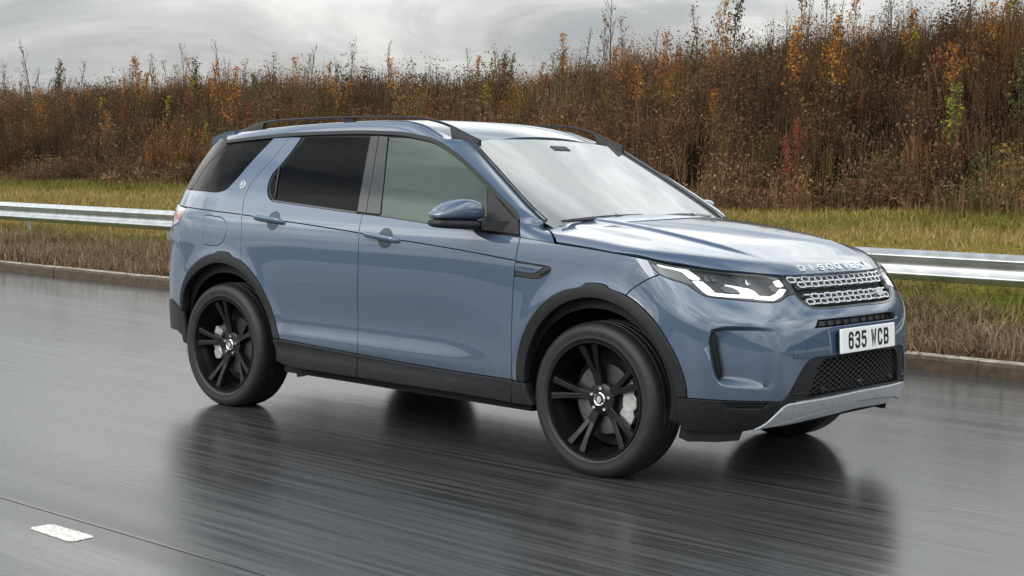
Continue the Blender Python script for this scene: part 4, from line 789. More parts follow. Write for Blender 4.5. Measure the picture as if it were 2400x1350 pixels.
# --- wheel arch trims and sills
fi = cv('farch_in'); ri = cv('rearch_in')
at = dict(gap=.0005, off=.009, h=.02, depth=.045, bev=.005)
cboth('wheel_arch_trim', patch_data('wrap', loop(crom(FA[:7], .012), crom(FA[6:11], .006), crom(FA[10:], .012), rv(fi)), **at), M_CLAD, label='dark grey plastic trim round the front wheel arch')
RA = K['rearch_out']
cboth('wheel_arch_trim', patch_data('wrap', loop(crom(RA[:7], .012), crom(RA[6:10], .006), crom(RA[9:], .012), rv(ri)), **at), M_CLAD, label='dark grey plastic trim round the rear wheel arch')
sb = cv('sill_bot'); SB = K['sill_bot']
st = dict(gap=.002, off=.010, h=.03, depth=.06, bev=.004)
def sill(a, b, top, za, zb): return loop(top, [(b, za)], rv([p for p in sb if a - .001 > p[0] > b + .001])[::-1][::-1] if False else [], [(b, zb)], [p for p in sb if b + .004 < p[0] < a - .004][::-1], [(a, zb)])
dbr, dbf = cv('doorbot_r'), cv('doorbot_f')
s_r = loop(dbr, [(3.1373, .292)], [(3.40, .292), (3.653, .2915), (3.757, .303), (3.808, .40), (3.823, .4358)])
s_f = loop(dbf, [(2.040, .2885), (2.4473, .2934), (2.94, .2919), (3.1373, .292)])
s_x = loop([(2.0447, .4), (2.017, .3951), (1.962, .3973), (1.945, .34), (1.9114, .2867), (2.040, .2885)])
for q in (s_r, s_f, s_x): cboth('sill_cladding', patch_data('wrap', q, **st), M_CLAD)
# --- bonnet
hs = cv('hood_side', .015)
HS = K['hood_side']
hood_front_mid = [HS[-1], (HS[-1][0] + .0005, -.0)]
cowl = [(-.352, 0), (-.36, -.25), (-.385, -.45), (-.428, -.68), (-.450, -.758)]
hoodp = loop(hs, [(HS[-1][0] + .0008, 0)], crom(cowl, .03), [HS[0]])
hood_o = csym('bonnet', patch_data('hood', hoodp, gap=.002, h=.015, depth=.02, bev=.003), M_PAINT)
# --- pillars and roof sides (one frame from the tailgate to the foot of the windscreen)
def loft(A, B, bulge, n=8):
    A = np.array(A); B = np.array(B); V = []; k = len(A)
    for i in range(n + 1):
        s = i / n; V.append(A * (1 - s) + B * s + (bulge * (4 * s * (1 - s)))[:, None] * NB)
    V = np.concatenate(V); F = [(i * k + j, i * k + j + 1, (i + 1) * k + j + 1, (i + 1) * k + j) for i in range(n) for j in range(k - 1)]
    return V, F
def resample(P, n):
    P = np.array(P, float); s = np.concatenate([[0], np.cumsum(np.linalg.norm(np.diff(P, axis=0), axis=1))]); q = np.linspace(0, s[-1], n); return np.stack([np.interp(q, s, P[:, i]) for i in range(P.shape[1])], 1)
tl = [onw(*p, off=.0) for p in tt]
iA = int(np.argmin([abs(p[0] + 1.20) for p in tl]))
ss = [screen(*p) for p in crom(K['scr_side'], .02)]
gut = [roof(x, -.628 + .10 * max(0, -2.75 - x) ** 1.2) for x in np.linspace(-3.10, -1.16, 60)]
low = [onw(*p) for p in [TT[-1], (2.036, 1.13), (2.0163, 1.0893)]]
hr = [hood(-.452 + .193 * u, -.762 - .1465 * u) + np.array((-.004, -.002, 0)) for u in np.linspace(0, 1, 9)]
A1 = resample(tl[:iA + 1], 60); B1 = resample(gut + [ss[0]], 60); A2 = resample(tl[iA:], 40); B2 = resample(ss, 40)
A3 = resample(low, 8); B3 = resample([ss[-1]] + hr, 8)
LA = np.concatenate([A1, A2[1:], A3[1:]]); LB = np.concatenate([B1, B2[1:], B3[1:]])
LA = LA + np.array((0, -.003, 0))
NB = np.tile(np.array((.10, -.75, .65)), (len(LA), 1)); NB[60:] = (.45, -.75, .35); NB /= np.linalg.norm(NB, axis=1)[:, None]
bul = np.concatenate([np.full(60, .016), np.full(39, .012), np.linspace(.010, .002, 7)])
V, F = loft(LA, LB, bul)
for s in (1, -1):
    o = mesh_obj('body_side_frame', V * [1, s, 1], F if s < 0 else [f[::-1] for f in F], M_PAINT, car); cpart(o)
# black strip along the windscreen edge
for s in (1, -1):
    mb = MB(); mb.tube([Vector((p[0] + .004, p[1] * s, p[2] + .006)) for p in [screen(a * .993, b) for a, b in crom(K['scr_side'], .03)]], .010, 8); cpart(mb.build('windscreen_seal', M_TRIM, car, True))
# --- roof, rails, spoiler
hd = [(-.6205, 1.5517), (-.6024, 1.5544), (-.50, 1.5625), (-.3426, 1.5717), (-.1234, 1.5787), (0, 1.5795)]
hx = [(float(screen(y, z)[0]) - .006, y) for y, z in hd]
roofp = loop([(-3.08, 0), (-3.08, -.60)], [(x, -.628 + .10 * max(0, -2.75 - x) ** 1.2) for x in np.linspace(-3.05, -1.16, 50)], [(hx[0][0] - .01, -.623)], hx[1:], [(hx[-1][0], 0)])
roof_o = csym('roof', patch_data('roof', roofp, gap=.001, h=.03, depth=.012), M_PAINT)
RT = [np.array(p) for p in K['rail_top']]; rt = crom(RT, .02)
for s in (1, -1):
    mb = MB(); P = []; secs = []
    for i, (x, z) in enumerate(rt):
        u = i / (len(rt) - 1); yb = -.612 + (.035 if False else 0); zr = float(roof(x, -.612)[2]); zt = z
        th = min(.0125, max(.012, zt - zr + .012)); lift = 1 if .10 < u < .885 else 0
        zb = zt - th if lift else zr - .015
        secs.append([(x, (yb - .011), zb), (x, yb - .012, zt - .006), (x, yb - .006, zt), (x, yb + .006, zt), (x, yb + .012, zt - .006), (x, yb + .011, zb)])
    V = []; F = []
    for q in secs: V += [(a, b * s, c) for a, b, c in q]
    m = 6
    for i in range(len(secs) - 1):
        for k in range(m):
            j = (k + 1) % m; f = (i * m + k, i * m + j, (i + 1) * m + j, (i + 1) * m + k); F.append(f if s > 0 else f[::-1])
    F += [tuple(range(m)), tuple((len(secs) - 1) * m + k for k in range(m))]
    o = mesh_obj('roof_rail', V, F, M_CLAD, car); o.data.set_sharp_from_angle(angle=R(50)); cpart(o)
    mb = MB(); mb.box((-2.02, -.612 * s, float(roof(-2.02, -.612)[2]) + .004), (.09, .016, .03)); child(mb.build('rail_foot', M_CLAD), o)
sp = np.array([(-3.00, 1.634), (-3.10, 1.624), (-3.20, 1.604), (-3.235, 1.588), (-3.242, 1.558), (-3.236, 1.534), (-3.20, 1.522), (-3.08, 1.545), (-3.00, 1.575)])
V = []; F = []; ys = np.linspace(-1, 1, 33)
for yn in ys:
    a = abs(yn); back_ = .055 * a ** 3; dz = -.012 * a ** 2 - .012 * max(0, a - .85) / .15; yy = .672 * yn
    for x, z in sp: V.append((x + back_ * (1 if x < -3.1 else .6), yy, z + dz))
m = len(sp)
for i in range(len(ys) - 1):
    for k in range(m): j = (k + 1) % m; F.append((i * m + k, (i + 1) * m + k, (i + 1) * m + j, i * m + j))
F += [tuple(range(m)), tuple((len(ys) - 1) * m + k for k in range(m))[::-1]]
o = mesh_obj('rear_spoiler', V, F, M_PAINT, car); o.data.set_sharp_from_angle(angle=R(45)); cpart(o)
# --- windscreen with frit band
scr = loop(crom(K['scr_side'], .02), [(-.765, 1.128), (-.5, 1.145), (-.25, 1.152), (0, 1.155)], [(0, 1.5795)], hd[::-1])
wind = csym('windscreen', patch_data('screen', scr, gap=.002, h=.04, off=0, depth=.005), M_SCREEN)
frit = [(-.765, 1.128)] + [(-.757, 1.155)] + [(a, b) for a, b in K['scr_side'][::-1]] + hd[1:]
fr_in = loop(crom([(-.60, 1.165), (-.70, 1.20), (-.725, 1.24), (-.690, 1.3172), (-.638, 1.4344), (-.595, 1.525), (-.575, 1.537), (-.3677, 1.5529), (0, 1.559)], .015), [(0, 1.559)], [(0, 1.175), (-.3, 1.17)])
frit_outer = inset(scr, .004, (1, 1.95)); frit_outer[np.abs(scr[:, 0]) < 1e-6, 0] = 0
def ring_sym(outer, inner):      # band between two half outlines that both end on the centre line
    return loop([p for p in outer], inner)
band = loop(crom(K['scr_side'], .02)[::1], [(-.765, 1.130), (-.5, 1.147), (-.25, 1.154), (0, 1.157)], [(0, 1.172), (-.3, 1.167), (-.60, 1.168)], crom([(-.60, 1.168), (-.70, 1.20), (-.722, 1.24), (-.688, 1.3172), (-.636, 1.4344), (-.595, 1.523), (-.575, 1.537), (-.3677, 1.5529), (0, 1.559)], .015), [(0, 1.5795)], hd[::-1])
M_FRIT = mat('frit_band', (.05, .05, .052), .7)
child(csym('frit_band', patch_data('screen', band, gap=.003, h=.04, off=-.006, depth=.002), M_FRIT, parent=wind), wind)
mb = MB(); mb.box((-1.00, 0, 1.515), (.05, .14, .05), Matrix.Rotation(R(30), 3, 'Y')); mb.box((-.985, 0, 1.475), (.03, .20, .055)); child(mb.build('interior_mirror', M_DASH, None, bevel=.01), wind)
# --- wipers and cowl
mb = MB(); cp = []
for y in np.linspace(-.74, .74, 31):
    xa = -.352 - .12 * (abs(y) / .755) ** 2.6 * .8
    p0 = np.array((xa - .0, y, float(hood(xa, y)[2]) - .022)); p1 = screen(y, 1.135); cp.append((p0, p1 + np.array((.0, 0, -.004))))
V = []; F = []
for a, b in cp: V += [a, b]
F = [(2 * i, 2 * i + 2, 2 * i + 3, 2 * i + 1) for i in range(len(cp) - 1)]
cpart(mesh_obj('cowl_panel', V, F, M_BLACK, car))
def wiper(y0, y1, z0, z1, py):
    mb = MB(); P = []
    for u in np.linspace(0, 1, 14):
        y = y0 + (y1 - y0) * u; z = z0 + (z1 - z0) * u; q = screen(y, z); n = snorm(screen, y, z, 1); P.append(q + n * (.020 - .006 * abs(u - .5)))
    mb.tube(P, [.004 + .009 * math.sin(math.pi * min(1, .12 + u * .8)) for u in np.linspace(0, 1, 14)], 6)
    piv = screen(py, 1.115) + np.array((.03, 0, 0)); mid = P[8]
    mb.tube([piv, (piv + mid) / 2 + np.array((.01, 0, .018)), mid + np.array((.0, 0, .008))], [.013, .011, .009], 6)
    cpart(mb.build('wiper', M_TRIM, car, True))
wiper(-.70, -.08, 1.150, 1.178, -.22); wiper(.02, .60, 1.172, 1.168, .38)

# --- front bumper
lo_ = cv('lamp_low'); LB_ = K['lowbez']; SL = K['slot']
slot_top = [(0, .7607)] + [SL[4], SL[3], SL[2], SL[1]][0:4]; slot_bot = [SL[0], SL[6], SL[5], (0, .731)]
FBm = K['fend_bump']; gs = cv('grille_side')
grille_low = cut(gs, K['lamp_in'][-1], K['grille_side'][-1]); gb = cv('grille_bot')
pocket = loop(crom(K['pocket_top'][1:], .012), [K['pocket_top'][-1], (.575, .60), K['pocket_bot'][0]], crom(K['pocket_bot'][:-1] + [K['pocket_top'][1]], .012))
bump = loop(rv(cv('fend_bump')), lo_, grille_low, gb, [(0, .8082)], slot_top, slot_bot, [(0, .598)], rv(cv('lowbez')), rv(cv('bump_bot')), rv(cut(fa, FA[11], FA[-1])))
tow = np.array(loop(crom(K['tow'] + [K['tow'][0]], .5)))
tow = np.array(loop(K['tow']))
pk_edge = np.array(crom(K['pocket_top'][1:], .012)[::-1][:0] + crom(K['pocket_top'][::-1][:-1], .012) + crom(K['pocket_bot'][::-1][1:], .012))
def seg_dist(P, A):
    a, b = A[:-1], A[1:]; d_ = b - a; l2 = (d_ ** 2).sum(1); out_ = np.full(len(P), 9.)
    for i in range(len(a)):
        q = P - a[i]; t_ = np.clip((q @ d_[i]) / max(l2[i], 1e-12), 0, 1); out_ = np.minimum(out_, np.linalg.norm(q - t_[:, None] * d_[i], axis=1))
    return out_
def pocket_off(u, v):
    u, v = np.broadcast_arrays(np.asarray(u, float), np.asarray(v, float)); Pq = np.stack([u.ravel(), v.ravel()], 1); ins = inside(pocket, Pq); dd = np.where(ins, seg_dist(Pq, pk_edge), 0)
    lowe = sstep(.60, .48, Pq[:, 1]); wid = .019 + .034 * lowe * sstep(.93, .84, Pq[:, 0])
    return (-(.052 * np.clip((Pq[:, 0] - .62) / .30, 0, 1) ** 1.3) * sstep(0, 1, dd / wid)).reshape(u.shape)
ex = [inset(pocket, k_) for k_ in (.0, .003, .006, .009, .012, .016, .021, .027, .034, .042)]
ex = np.concatenate(ex); ex = ex[inside(inset(pocket, -.002), ex) & (ex[:, 0] > .60)]
bump_o = csym('front_bumper', patch_data('wrap', bump, gap=.0015, h=.02, depth=.03, bev=.003, offs=pocket_off, extra=ex), M_PAINT)
VI = K['vint']; vint = loop(crom(VI + [VI[0]], .01))
for o in both('bumper_side_intake', patch_data('wrap', vint, gap=0, h=.02, off=-.045, depth=.02, bev=.002), M_MESH, None): child(o, bump_o)
vr = inset(vint, .001)
for o in both('intake_frame', patch_data('wrap', vint, holes=[inset(vint, .006)], gap=0, h=.05, off=-.018, depth=.03, bev=.002), M_TRIM, None): child(o, bump_o)
for i in range(11):
    z = .52 + i * .0185; a = np.interp(z, [.51, .63, .71], [.897, .912, .925]); b = a + .024
    for o in both('intake_rib', ribbon([(a - .002, z - .006), (a + .010, z + .006), (b, z - .006)], .004, -.024), M_CLAD, None): child(o, bump_o)
for o in both('towing_eye_cover', patch_data('wrap', tow, gap=.004, h=.02, off=.0016, depth=.003), M_PAINT, None): child(o, bump_o)
for o in both('towing_eye_seam', patch_data('wrap', tow, holes=[inset(tow, .0035)], gap=.001, h=.05, off=.0009, depth=.002, bev=.0004), M_BLACK, None): child(o, bump_o)
def disc_uv(c, r, n=20): return np.array([(c[0] + r * math.cos(a), c[1] + r * math.sin(a)) for a in np.linspace(0, 2 * math.pi, n, endpoint=False)])
S0 = K['sensor'][0]
for o in both('parking_sensor', patch_data('wrap', disc_uv(S0, .0095), gap=0, h=.02, off=.0022, depth=.003), M_PAINT, None): child(o, bump_o)
for o in both('sensor_seam', patch_data('wrap', disc_uv(S0, .0115), holes=[disc_uv(S0, .0095)], gap=0, h=.05, off=.0012, depth=.002, bev=.0003), M_BLACK, None): child(o, bump_o)
# slot intake
slotp = loop([(0, .731), SL[5], SL[6], SL[0], SL[1], SL[2], SL[3], SL[4], (0, .7607)])
child(csym('upper_slot_intake', patch_data('wrap', slotp, gap=0, h=.03, off=-.034, depth=.001), M_MESH, parent=bump_o), bump_o)
lip = loop([(0, .731), SL[5], SL[6], (.380, .7296), (.372, .7355), (0, .7365)])
child(csym('slot_lip', patch_data('wrap', lip, gap=0, h=.03, off=-.004, depth=.03, bev=.003), M_PAINT, parent=bump_o), bump_o)
for i in range(5):
    t0 = .05 + i * .07
    for o in both('slot_vane', ribbon([(t0, .735), (t0, .758)], .004, -.026), M_CLAD, None): child(o, bump_o)
# lower cladding, bezel, mesh and skid plate
CB = K['clad_bot']; ca = cv('clad_arch'); skt = cv('skid_top'); SKT = K['skid_top']
clad = loop(rv(cv('bump_bot')), [K['bump_bot'][0]], [K['clad_arch'][0]], ca, cv('clad_bot'), cut(skt, SKT[0], SKT[4]), [SKT[4], (.545, .4345), LB_[1], LB_[0]])
fs = loop(crom(K['fslot'], 1))
clads = cboth('lower_bumper_cladding', patch_data('wrap', clad, holes=[loop(K['fslot'])], gap=.001, off=.004, h=.025, depth=.03, bev=.003), M_CLAD)
for o, p in zip(both('fog_lamp_slot', patch_data('wrap', loop(K['fslot']), gap=0, h=.03, off=-.012, depth=.01), M_MESH, None), clads): child(o, p)
for i in range(4):
    for o, p in zip(both('slot_bar', ribbon([(.70 + .01 * 0, .387 + i * .007), (.855, .388 + i * .007)], .0025, -.007), M_CLAD, None), clads): child(o, p)
ME = K['mesh']
bez = loop(cv('lowbez')[4:], [(0, .598)], [(0, .5885)], rv(crom([ME[3], ME[4], (0, .5885)], .015)), rv(crom(ME[:4], .012)), crom([ME[0], (.2314, .4194), (0, .4207)], .02), [(0, .4133)], rv(cut(skt, SKT[4], SKT[-1])), [(.545, .434), LB_[1]])
bez_o = csym('lower_grille_surround', patch_data('wrap', bez, gap=.001, off=-.004, h=.025, depth=.035, bev=.004), M_CLAD)
for o in both('bezel_foot', patch_data('wrap', loop([(.558, .4445), (.470, .4445), (.462, .4385), (.548, .437)]), gap=0, off=.006, h=.03, depth=.012, bev=.003), M_CLAD, None): child(o, bez_o)
for o in both('bezel_slit', patch_data('wrap', loop([(.545, .462), (.50, .535), (.482, .560), (.490, .535), (.532, .462)]), gap=0, off=-.001, h=.03, depth=.003), M_VOID, None): child(o, bez_o)
meshp = loop(crom(ME[:4], .02), [ME[3], (0, .5885)], [(0, .4207), (.2314, .4194), ME[0]])
child(csym('lower_grille_backing', patch_data('wrap', meshp, gap=-.004, off=-.045, h=.04, depth=.001), M_VOID, parent=bez_o), bez_o)
# wavy bars of the lower grille
mparts = []
rows = 13
for r in range(rows):
    z0 = .432 + r * .0126
    def tmax(z): return float(np.interp(z, [.412, .455, .547, .585], [.446, .420, .380, .345]))
    te = tmax(z0); n = int(te / .0125); P = []
    for i in range(n + 1):
        k = (i + (0 if r % 2 else 2)) % 4; P.append((te * i / n, z0 + (.0042 if k in (0, 1) else -.0042)))
    P[0] = (0, P[0][1])
    mparts.append(ribbon(P, .0042, -.020, depth=.012))
mo = joined(*mparts); mo = (mo[0], mo[1], mo[2])
o = csym('grille_mesh_bars', mo, M_MESH, parent=bez_o); child(o, bez_o); o['kind'] = 'stuff'
for t0, z0 in ((.33, .448), (.0, .455)):
    q = disc_uv((t0, z0), .011)
    if t0 > 0:
        for o in both('grille_sensor', patch_data('wrap', q, gap=0, h=.02, off=-.008, depth=.02), M_MESH, None): child(o, bez_o)
    else:
        mb = MB(); p = onw(0, z0); mb.lathe([(0, 0), (.011, 0), (.011, .02)], seg=16); 
        o = mesh_obj('grille_sensor', [(p[0] - .008 - v[1], v[0], z0 + v[2]) for v in mb.v], mb.f, M_MESH); child(o, bez_o)
SKB = K['skid_bot']
skid_up = loop(skt, [(0, .4133)], [(0, .362), (.25, .352), (.42, .338), (.55, .315)], [SKT[0]])
skid_dn = loop([(0, .360), (.25, .350), (.42, .336), (.55, .313), SKT[0]], crom(SKB, .02), [(0, .3235)])
sk = csym('skid_plate', joined(patch_data('wrap', skid_up, gap=0, off=.010, h=.025, depth=.02, bev=.006), patch_data('wrap', skid_dn, gap=0, off=.004, h=.025, depth=.04, bev=.004)), M_SKID)
for s in (1, -1):
    mb = MB(); V = []; 
    pr = [(1.045, .285), (1.0, .274), (.85, .274), (.74, .277)]; top = [onw(a, b, -.02) for a, b in pr]; bot = [p + np.array((-.01, .0, -.062 if i < 3 else -.058)) for i, p in enumerate(top)]
    bot[0] = bot[0] + np.array((0, .0, .004)); bot[3] = bot[3] + np.array((-.01, .03, .0)) * 0 + (top[2] - top[3]) * .12
    inn = np.array((-.02, .02, 0)); V = [*top, *bot, *[p + inn for p in top], *[p + inn for p in bot]]; V = [(p[0], p[1] * s, p[2]) for p in V]
    F = [(i, i + 1, i + 5, i + 4) for i in range(3)] + [(i + 8, i + 12, i + 13, i + 9) for i in range(3)] + [(4, 5, 13, 12), (5, 6, 14, 13), (6, 7, 15, 14), (0, 4, 12, 8), (3, 11, 15, 7)]
    cpart(mesh_obj('wheel_air_deflector', V, F, M_CLAD, car, smooth=False))
# --- grille
HSf = [(-y, x) for x, y in HS]
def hood_edge_z(t):      # height of the bonnet's front edge over t
    return float(np.interp(t, [0, .03, .19, .335, .4534], [.949, .949, .9495, .950, .9500])) - .004
gtop = [(t, hood_edge_z(t)) for t in np.linspace(0, .449, 16)]
GS = K['grille_side']
gout = loop(gtop, [(GS[0][0] - .004, .9455)], [(GS[1][0] - .003, GS[1][1])], cut(gs, GS[2], GS[-1]), gb, [(0, .8082)])
gin = inset(gout, .011); gin[np.abs(gout[:, 0]) < 1e-6, 0] = 0
def band_between(o, i):
    k = [j for j in range(len(o)) if abs(o[j][0]) > 1e-6 or j in (0,)]
    return o, i
grille_back = csym('grille', patch_data('wrap', gout, gap=.001, off=-.034, h=.03, depth=.001), M_VOID)
# surround: a swept frame along the outline
frame_uv = [p for p in crom([(0.0, .8125), (.2332, .8115), (.3172, .8132), (.364, .8175), (.401, .8315), (.430, .853), (.447, .879), (.4455, .9185), (.4475, .944)], .01)]
dfr = ribbon(frame_uv, .0085, -.002, depth=.03); V_ = dfr[0].copy(); c0 = np.abs(V_[:, 1]) < .006; 
o = both('grille_surround', dfr, M_TRIM, None)
for q in o: child(q, grille_back)
# silver hexagon cells
def hexa(c, w, h_): return np.array([(c[0] + w / 2, c[1]), (c[0] + w / 2 - h_ * .55, c[1] + h_ / 2), (c[0] - w / 2 + h_ * .55, c[1] + h_ / 2), (c[0] - w / 2, c[1]), (c[0] - w / 2 + h_ * .55, c[1] - h_ / 2), (c[0] + w / 2 - h_ * .55, c[1] - h_ / 2)])
def side_lim(z): return float(np.interp(z, [.815, .84, .86, .90, .95], [.385, .418, .436, .440, .440]))
def slab(poly, hole, off, depth):
    P = poly; H = hole; n = len(P)
    A = wrap(P[:, 0], P[:, 1]); nA = snorm(wrap, P[:, 0], P[:, 1], -1); B = wrap(H[:, 0], H[:, 1]); nB = snorm(wrap, H[:, 0], H[:, 1], -1)
    V = np.concatenate([A + nA * off, B + nB * off, A + nA * (off - depth), B + nB * (off - depth)]); F = []
    for i in range(n):
        j = (i + 1) % n
        F += [(i, n + i, n + j, j)[::-1], (i, j, 2 * n + j, 2 * n + i)[::-1], (n + i, 3 * n + i, 3 * n + j, n + j)[::-1]]
    return V, F
PITCH = .1035
for zb, zt_ in ((.9185, .9405), (.8445, .8665)):
    for row, z in enumerate((zb, zt_)):
        k = -6
        for k in range(-6, 7):
            t0 = (k + (.5 if row == 0 else 0)) * PITCH
            if abs(t0) + .026 > side_lim(z): continue
            sgn = 1 if t0 >= 0 else -1; w_ = .070
            ho = hexa((abs(t0), z), w_, .0268); hi_ = hexa((abs(t0), z), w_ * .70, .0150)
            V, F = slab(ho, hi_, -.004, .022); 
            if t0 > 1e-6: pass
            elif t0 < -1e-6: V = V * [1, -1, 1]; F = [f[::-1] for f in F]
            else: pass
            child(mesh_obj('grille_cell', V, F, M_SILVER, smooth=False), grille_back)
        for k in range(-6, 6):      # bars that join neighbouring cells
            t0 = (k + (1.0 if row == 0 else .5)) * PITCH
            if abs(t0) + .03 > side_lim(z): continue
            for dz in ((.0085,) if row == 1 else (-.0085,)):
                a = [(t0 - .0215, z + dz), (t0 + .0215, z + dz)]
                u = np.array([abs(t0) - .022, abs(t0) + .022]); 
                P = np.array([(abs(t0) - .0225, z + dz - .0028), (abs(t0) + .0225, z + dz - .0028), (abs(t0) + .0225, z + dz + .0028), (abs(t0) - .0225, z + dz + .0028)])
                H_ = np.array([(abs(t0), z + dz)] * 4); V, F = slab(P, H_, -.005, .018); F = [f for f in F]
                if t0 < 0: V = V * [1, -1, 1]; F = [f[::-1] for f in F]
                child(mesh_obj('grille_link', V, F, M_SILVER, smooth=False), grille_back)
# oval badge low on the far side
bc = (.268, .856); V = wrap(*np.array([(bc[0] + .034 * math.cos(a), bc[1] + .017 * math.sin(a)) for a in np.linspace(0, 2 * math.pi, 32, endpoint=False)]).T)
nb = snorm(wrap, np.array(bc[0]), np.array(bc[1]), -1); Vb = np.concatenate([V + nb * .006, V - nb * .02]) * [1, -1, 1]
ov = mesh_obj('oval_badge', Vb, [tuple(range(32)), *[(i, (i + 1) % 32, 32 + (i + 1) % 32, 32 + i)[::-1] for i in range(32)]], M_SKID, smooth=False); child(ov, grille_back)
# --- stroke lettering
GL = {'D': [[(0, 0), (0, 1), (.55, 1), (.8, .8), (.8, .2), (.55, 0), (0, 0)]], 'I': [[(.4, 0), (.4, 1)]], 'S': [[(.85, .86), (.7, 1), (.2, 1), (0, .86), (0, .62), (.15, .52), (.7, .48), (.85, .36), (.85, .14), (.7, 0), (.15, 0), (0, .14)]],
      'C': [[(.85, .8), (.7, 1), (.2, 1), (0, .8), (0, .2), (.2, 0), (.7, 0), (.85, .2)]], 'O': [[(.2, 0), (0, .2), (0, .8), (.2, 1), (.7, 1), (.9, .8), (.9, .2), (.7, 0), (.2, 0)]], 'V': [[(0, 1), (.42, 0), (.84, 1)]], 'E': [[(.8, 1), (0, 1), (0, 0), (.8, 0)], [(0, .5), (.65, .5)]],
      'R': [[(0, 0), (0, 1), (.6, 1), (.8, .86), (.8, .62), (.6, .48), (0, .48)], [(.45, .48), (.82, 0)]], 'Y': [[(0, 1), (.42, .45), (.84, 1)], [(.42, .45), (.42, 0)]],
      '6': [[(.9, .84), (.72, 1), (.2, 1), (0, .84), (0, .14), (.2, 0), (.72, 0), (.9, .14), (.9, .46), (.72, .6), (.2, .6), (0, .48)]], '3': [[(0, .86), (.18, 1), (.7, 1), (.9, .86), (.9, .64), (.72, .53), (.35, .53)], [(.72, .53), (.9, .42), (.9, .14), (.7, 0), (.18, 0), (0, .14)]],
      '5': [[(.86, 1), (.04, 1), (.04, .58), (.7, .62), (.9, .48), (.9, .14), (.7, 0), (.18, 0), (0, .14)]], 'W': [[(0, 1), (.18, 0), (.45, .8), (.72, 0), (.9, 1)]], 'B': [[(0, 0), (0, 1), (.66, 1), (.86, .87), (.86, .64), (.68, .52), (0, .52)], [(.68, .52), (.9, .4), (.9, .14), (.7, 0), (0, 0)]]}
def strokes(ch, sw_, sh, wd, ht):
    """polygons (quads) of a stroked glyph: widths sw_ of the pen, cell wd x ht"""
    q = []
    for pl in GL[ch]:
        P = [np.array((x * (wd - sw_) + sw_ / 2 if ch != 'I' else wd * .4, y * (ht - sw_) + sw_ / 2)) for x, y in pl]; L_ = []; R_ = []
        closed = np.linalg.norm(P[0] - P[-1]) < 1e-6
        for i, p in enumerate(P):
            a = P[i - 1] if i else (P[-2] if closed else None); b = P[i + 1] if i + 1 < len(P) else (P[1] if closed else None); ns = []
            for s, e in ((a, p), (p, b)):
                if s is None or e is None: continue
                d_ = (e - s) / max(np.linalg.norm(e - s), 1e-9); ns.append(np.array((-d_[1], d_[0])))
            n = sum(ns); n = n / max(np.linalg.norm(n), 1e-6); k_ = 1 / max(.5, n @ ns[0]); e_ = np.zeros(2)
            if not closed and i == 0: d_ = P[0] - P[1]; e_ = d_ / np.linalg.norm(d_) * sw_ / 2
            if not closed and i == len(P) - 1: d_ = P[-1] - P[-2]; e_ = d_ / np.linalg.norm(d_) * sw_ / 2
            if e_.any() and ch in 'RY35EB6' and pl is not GL[ch][0]: e_ = e_ * (.0 if i == 0 else 1)
            L_.append(p + e_ + n * sw_ / 2 * k_); R_.append(p + e_ - n * sw_ / 2 * k_)
        q += [(L_[i], R_[i], R_[i + 1], L_[i + 1]) for i in range(len(P) - 1)]
    return q
def glyph_obj(name, ch, place, pen, wd, ht, th, m, parent):
    V = []; F = []
    for quad in strokes(ch, pen, 0, wd, ht):
        b = len(V); top = [place(p[0], p[1], th) for p in quad]; bot = [place(p[0], p[1], -.001) for p in quad]; V += top + bot
        F += [(b, b + 1, b + 2, b + 3)] + [(b + i, b + 4 + i, b + 4 + (i + 1) % 4, b + (i + 1) % 4) for i in range(4)]
    o = mesh_obj(name, V, F, m, None, smooth=False); return child(o, parent)
word = 'DISCOVERY'; cw = .047; ht = .046; pitch = (.64 - cw) / 8
edge_x = lambda y: float(np.interp(abs(y), [0, .0474, .1865, .3314, .4458], [.7465, .7459, .7415, .7252, .6979]))
for i, ch in enumerate(word):
    y0 = -.32 + i * pitch
    def place(u, v, th, y0=y0):
        y = y0 + u; x = edge_x(y) - .013 - v * .62; p = hood(x, y); n = snorm(hood, np.array(x), np.array(y), 1); return p + n * th
    glyph_obj('bonnet_letter', ch, place, .0092, cw, ht, .004, M_SILVER, hood_o)
# small word on the side vent plate
for o_p, s in zip(fenders, (1, -1)):
    for i, ch in enumerate(word):
        def place(u, v, th, i=i):
            tt_ = 2.018 - i * .0124 - u; z = .9415 - (2.018 - tt_) * .05 + v; p = onw(tt_, z, .0018 + th)
            if s < 0: tt_ = 2.018 - (8 - i) * .0124 - .0085 + u; p = onw(tt_, .9415 - (2.018 - tt_) * .05 + v, .0018 + th) * np.array((1, -1, 1))
            return p
        glyph_obj('vent_letter', ch, place, .0018, .0085, .0095, .0006, M_INK, o_p)
# --- number plate
plate_x = .893; tilt = .010
plate = MB(); plate.box((0, 0, 0), (.010, .52, .113)); po = plate.build('number_plate', M_PLATE, car, bevel=.003); po.location = (plate_x, 0, .662); po.rotation_euler = (0, R(-3.5), 0); cpart(po)
txt = '635 WCB'; xs_ = -.193; hgt = .079
for ch in txt:
    if ch == ' ': xs_ += .033; continue
    wd = .052 if ch == 'W' else .050
    glyph_obj('plate_character', ch, lambda u, v, th, x0=xs_: np.array((.005 + max(th, 0), x0 + u, -.0395 + v)), .0135, wd, hgt, .0012, M_INK, po); xs_ += wd + .011
mb = MB(); mb.box((-.012, 0, .0), (.014, .50, .10)); child(mb.build('plate_backing', M_CLAD), po)
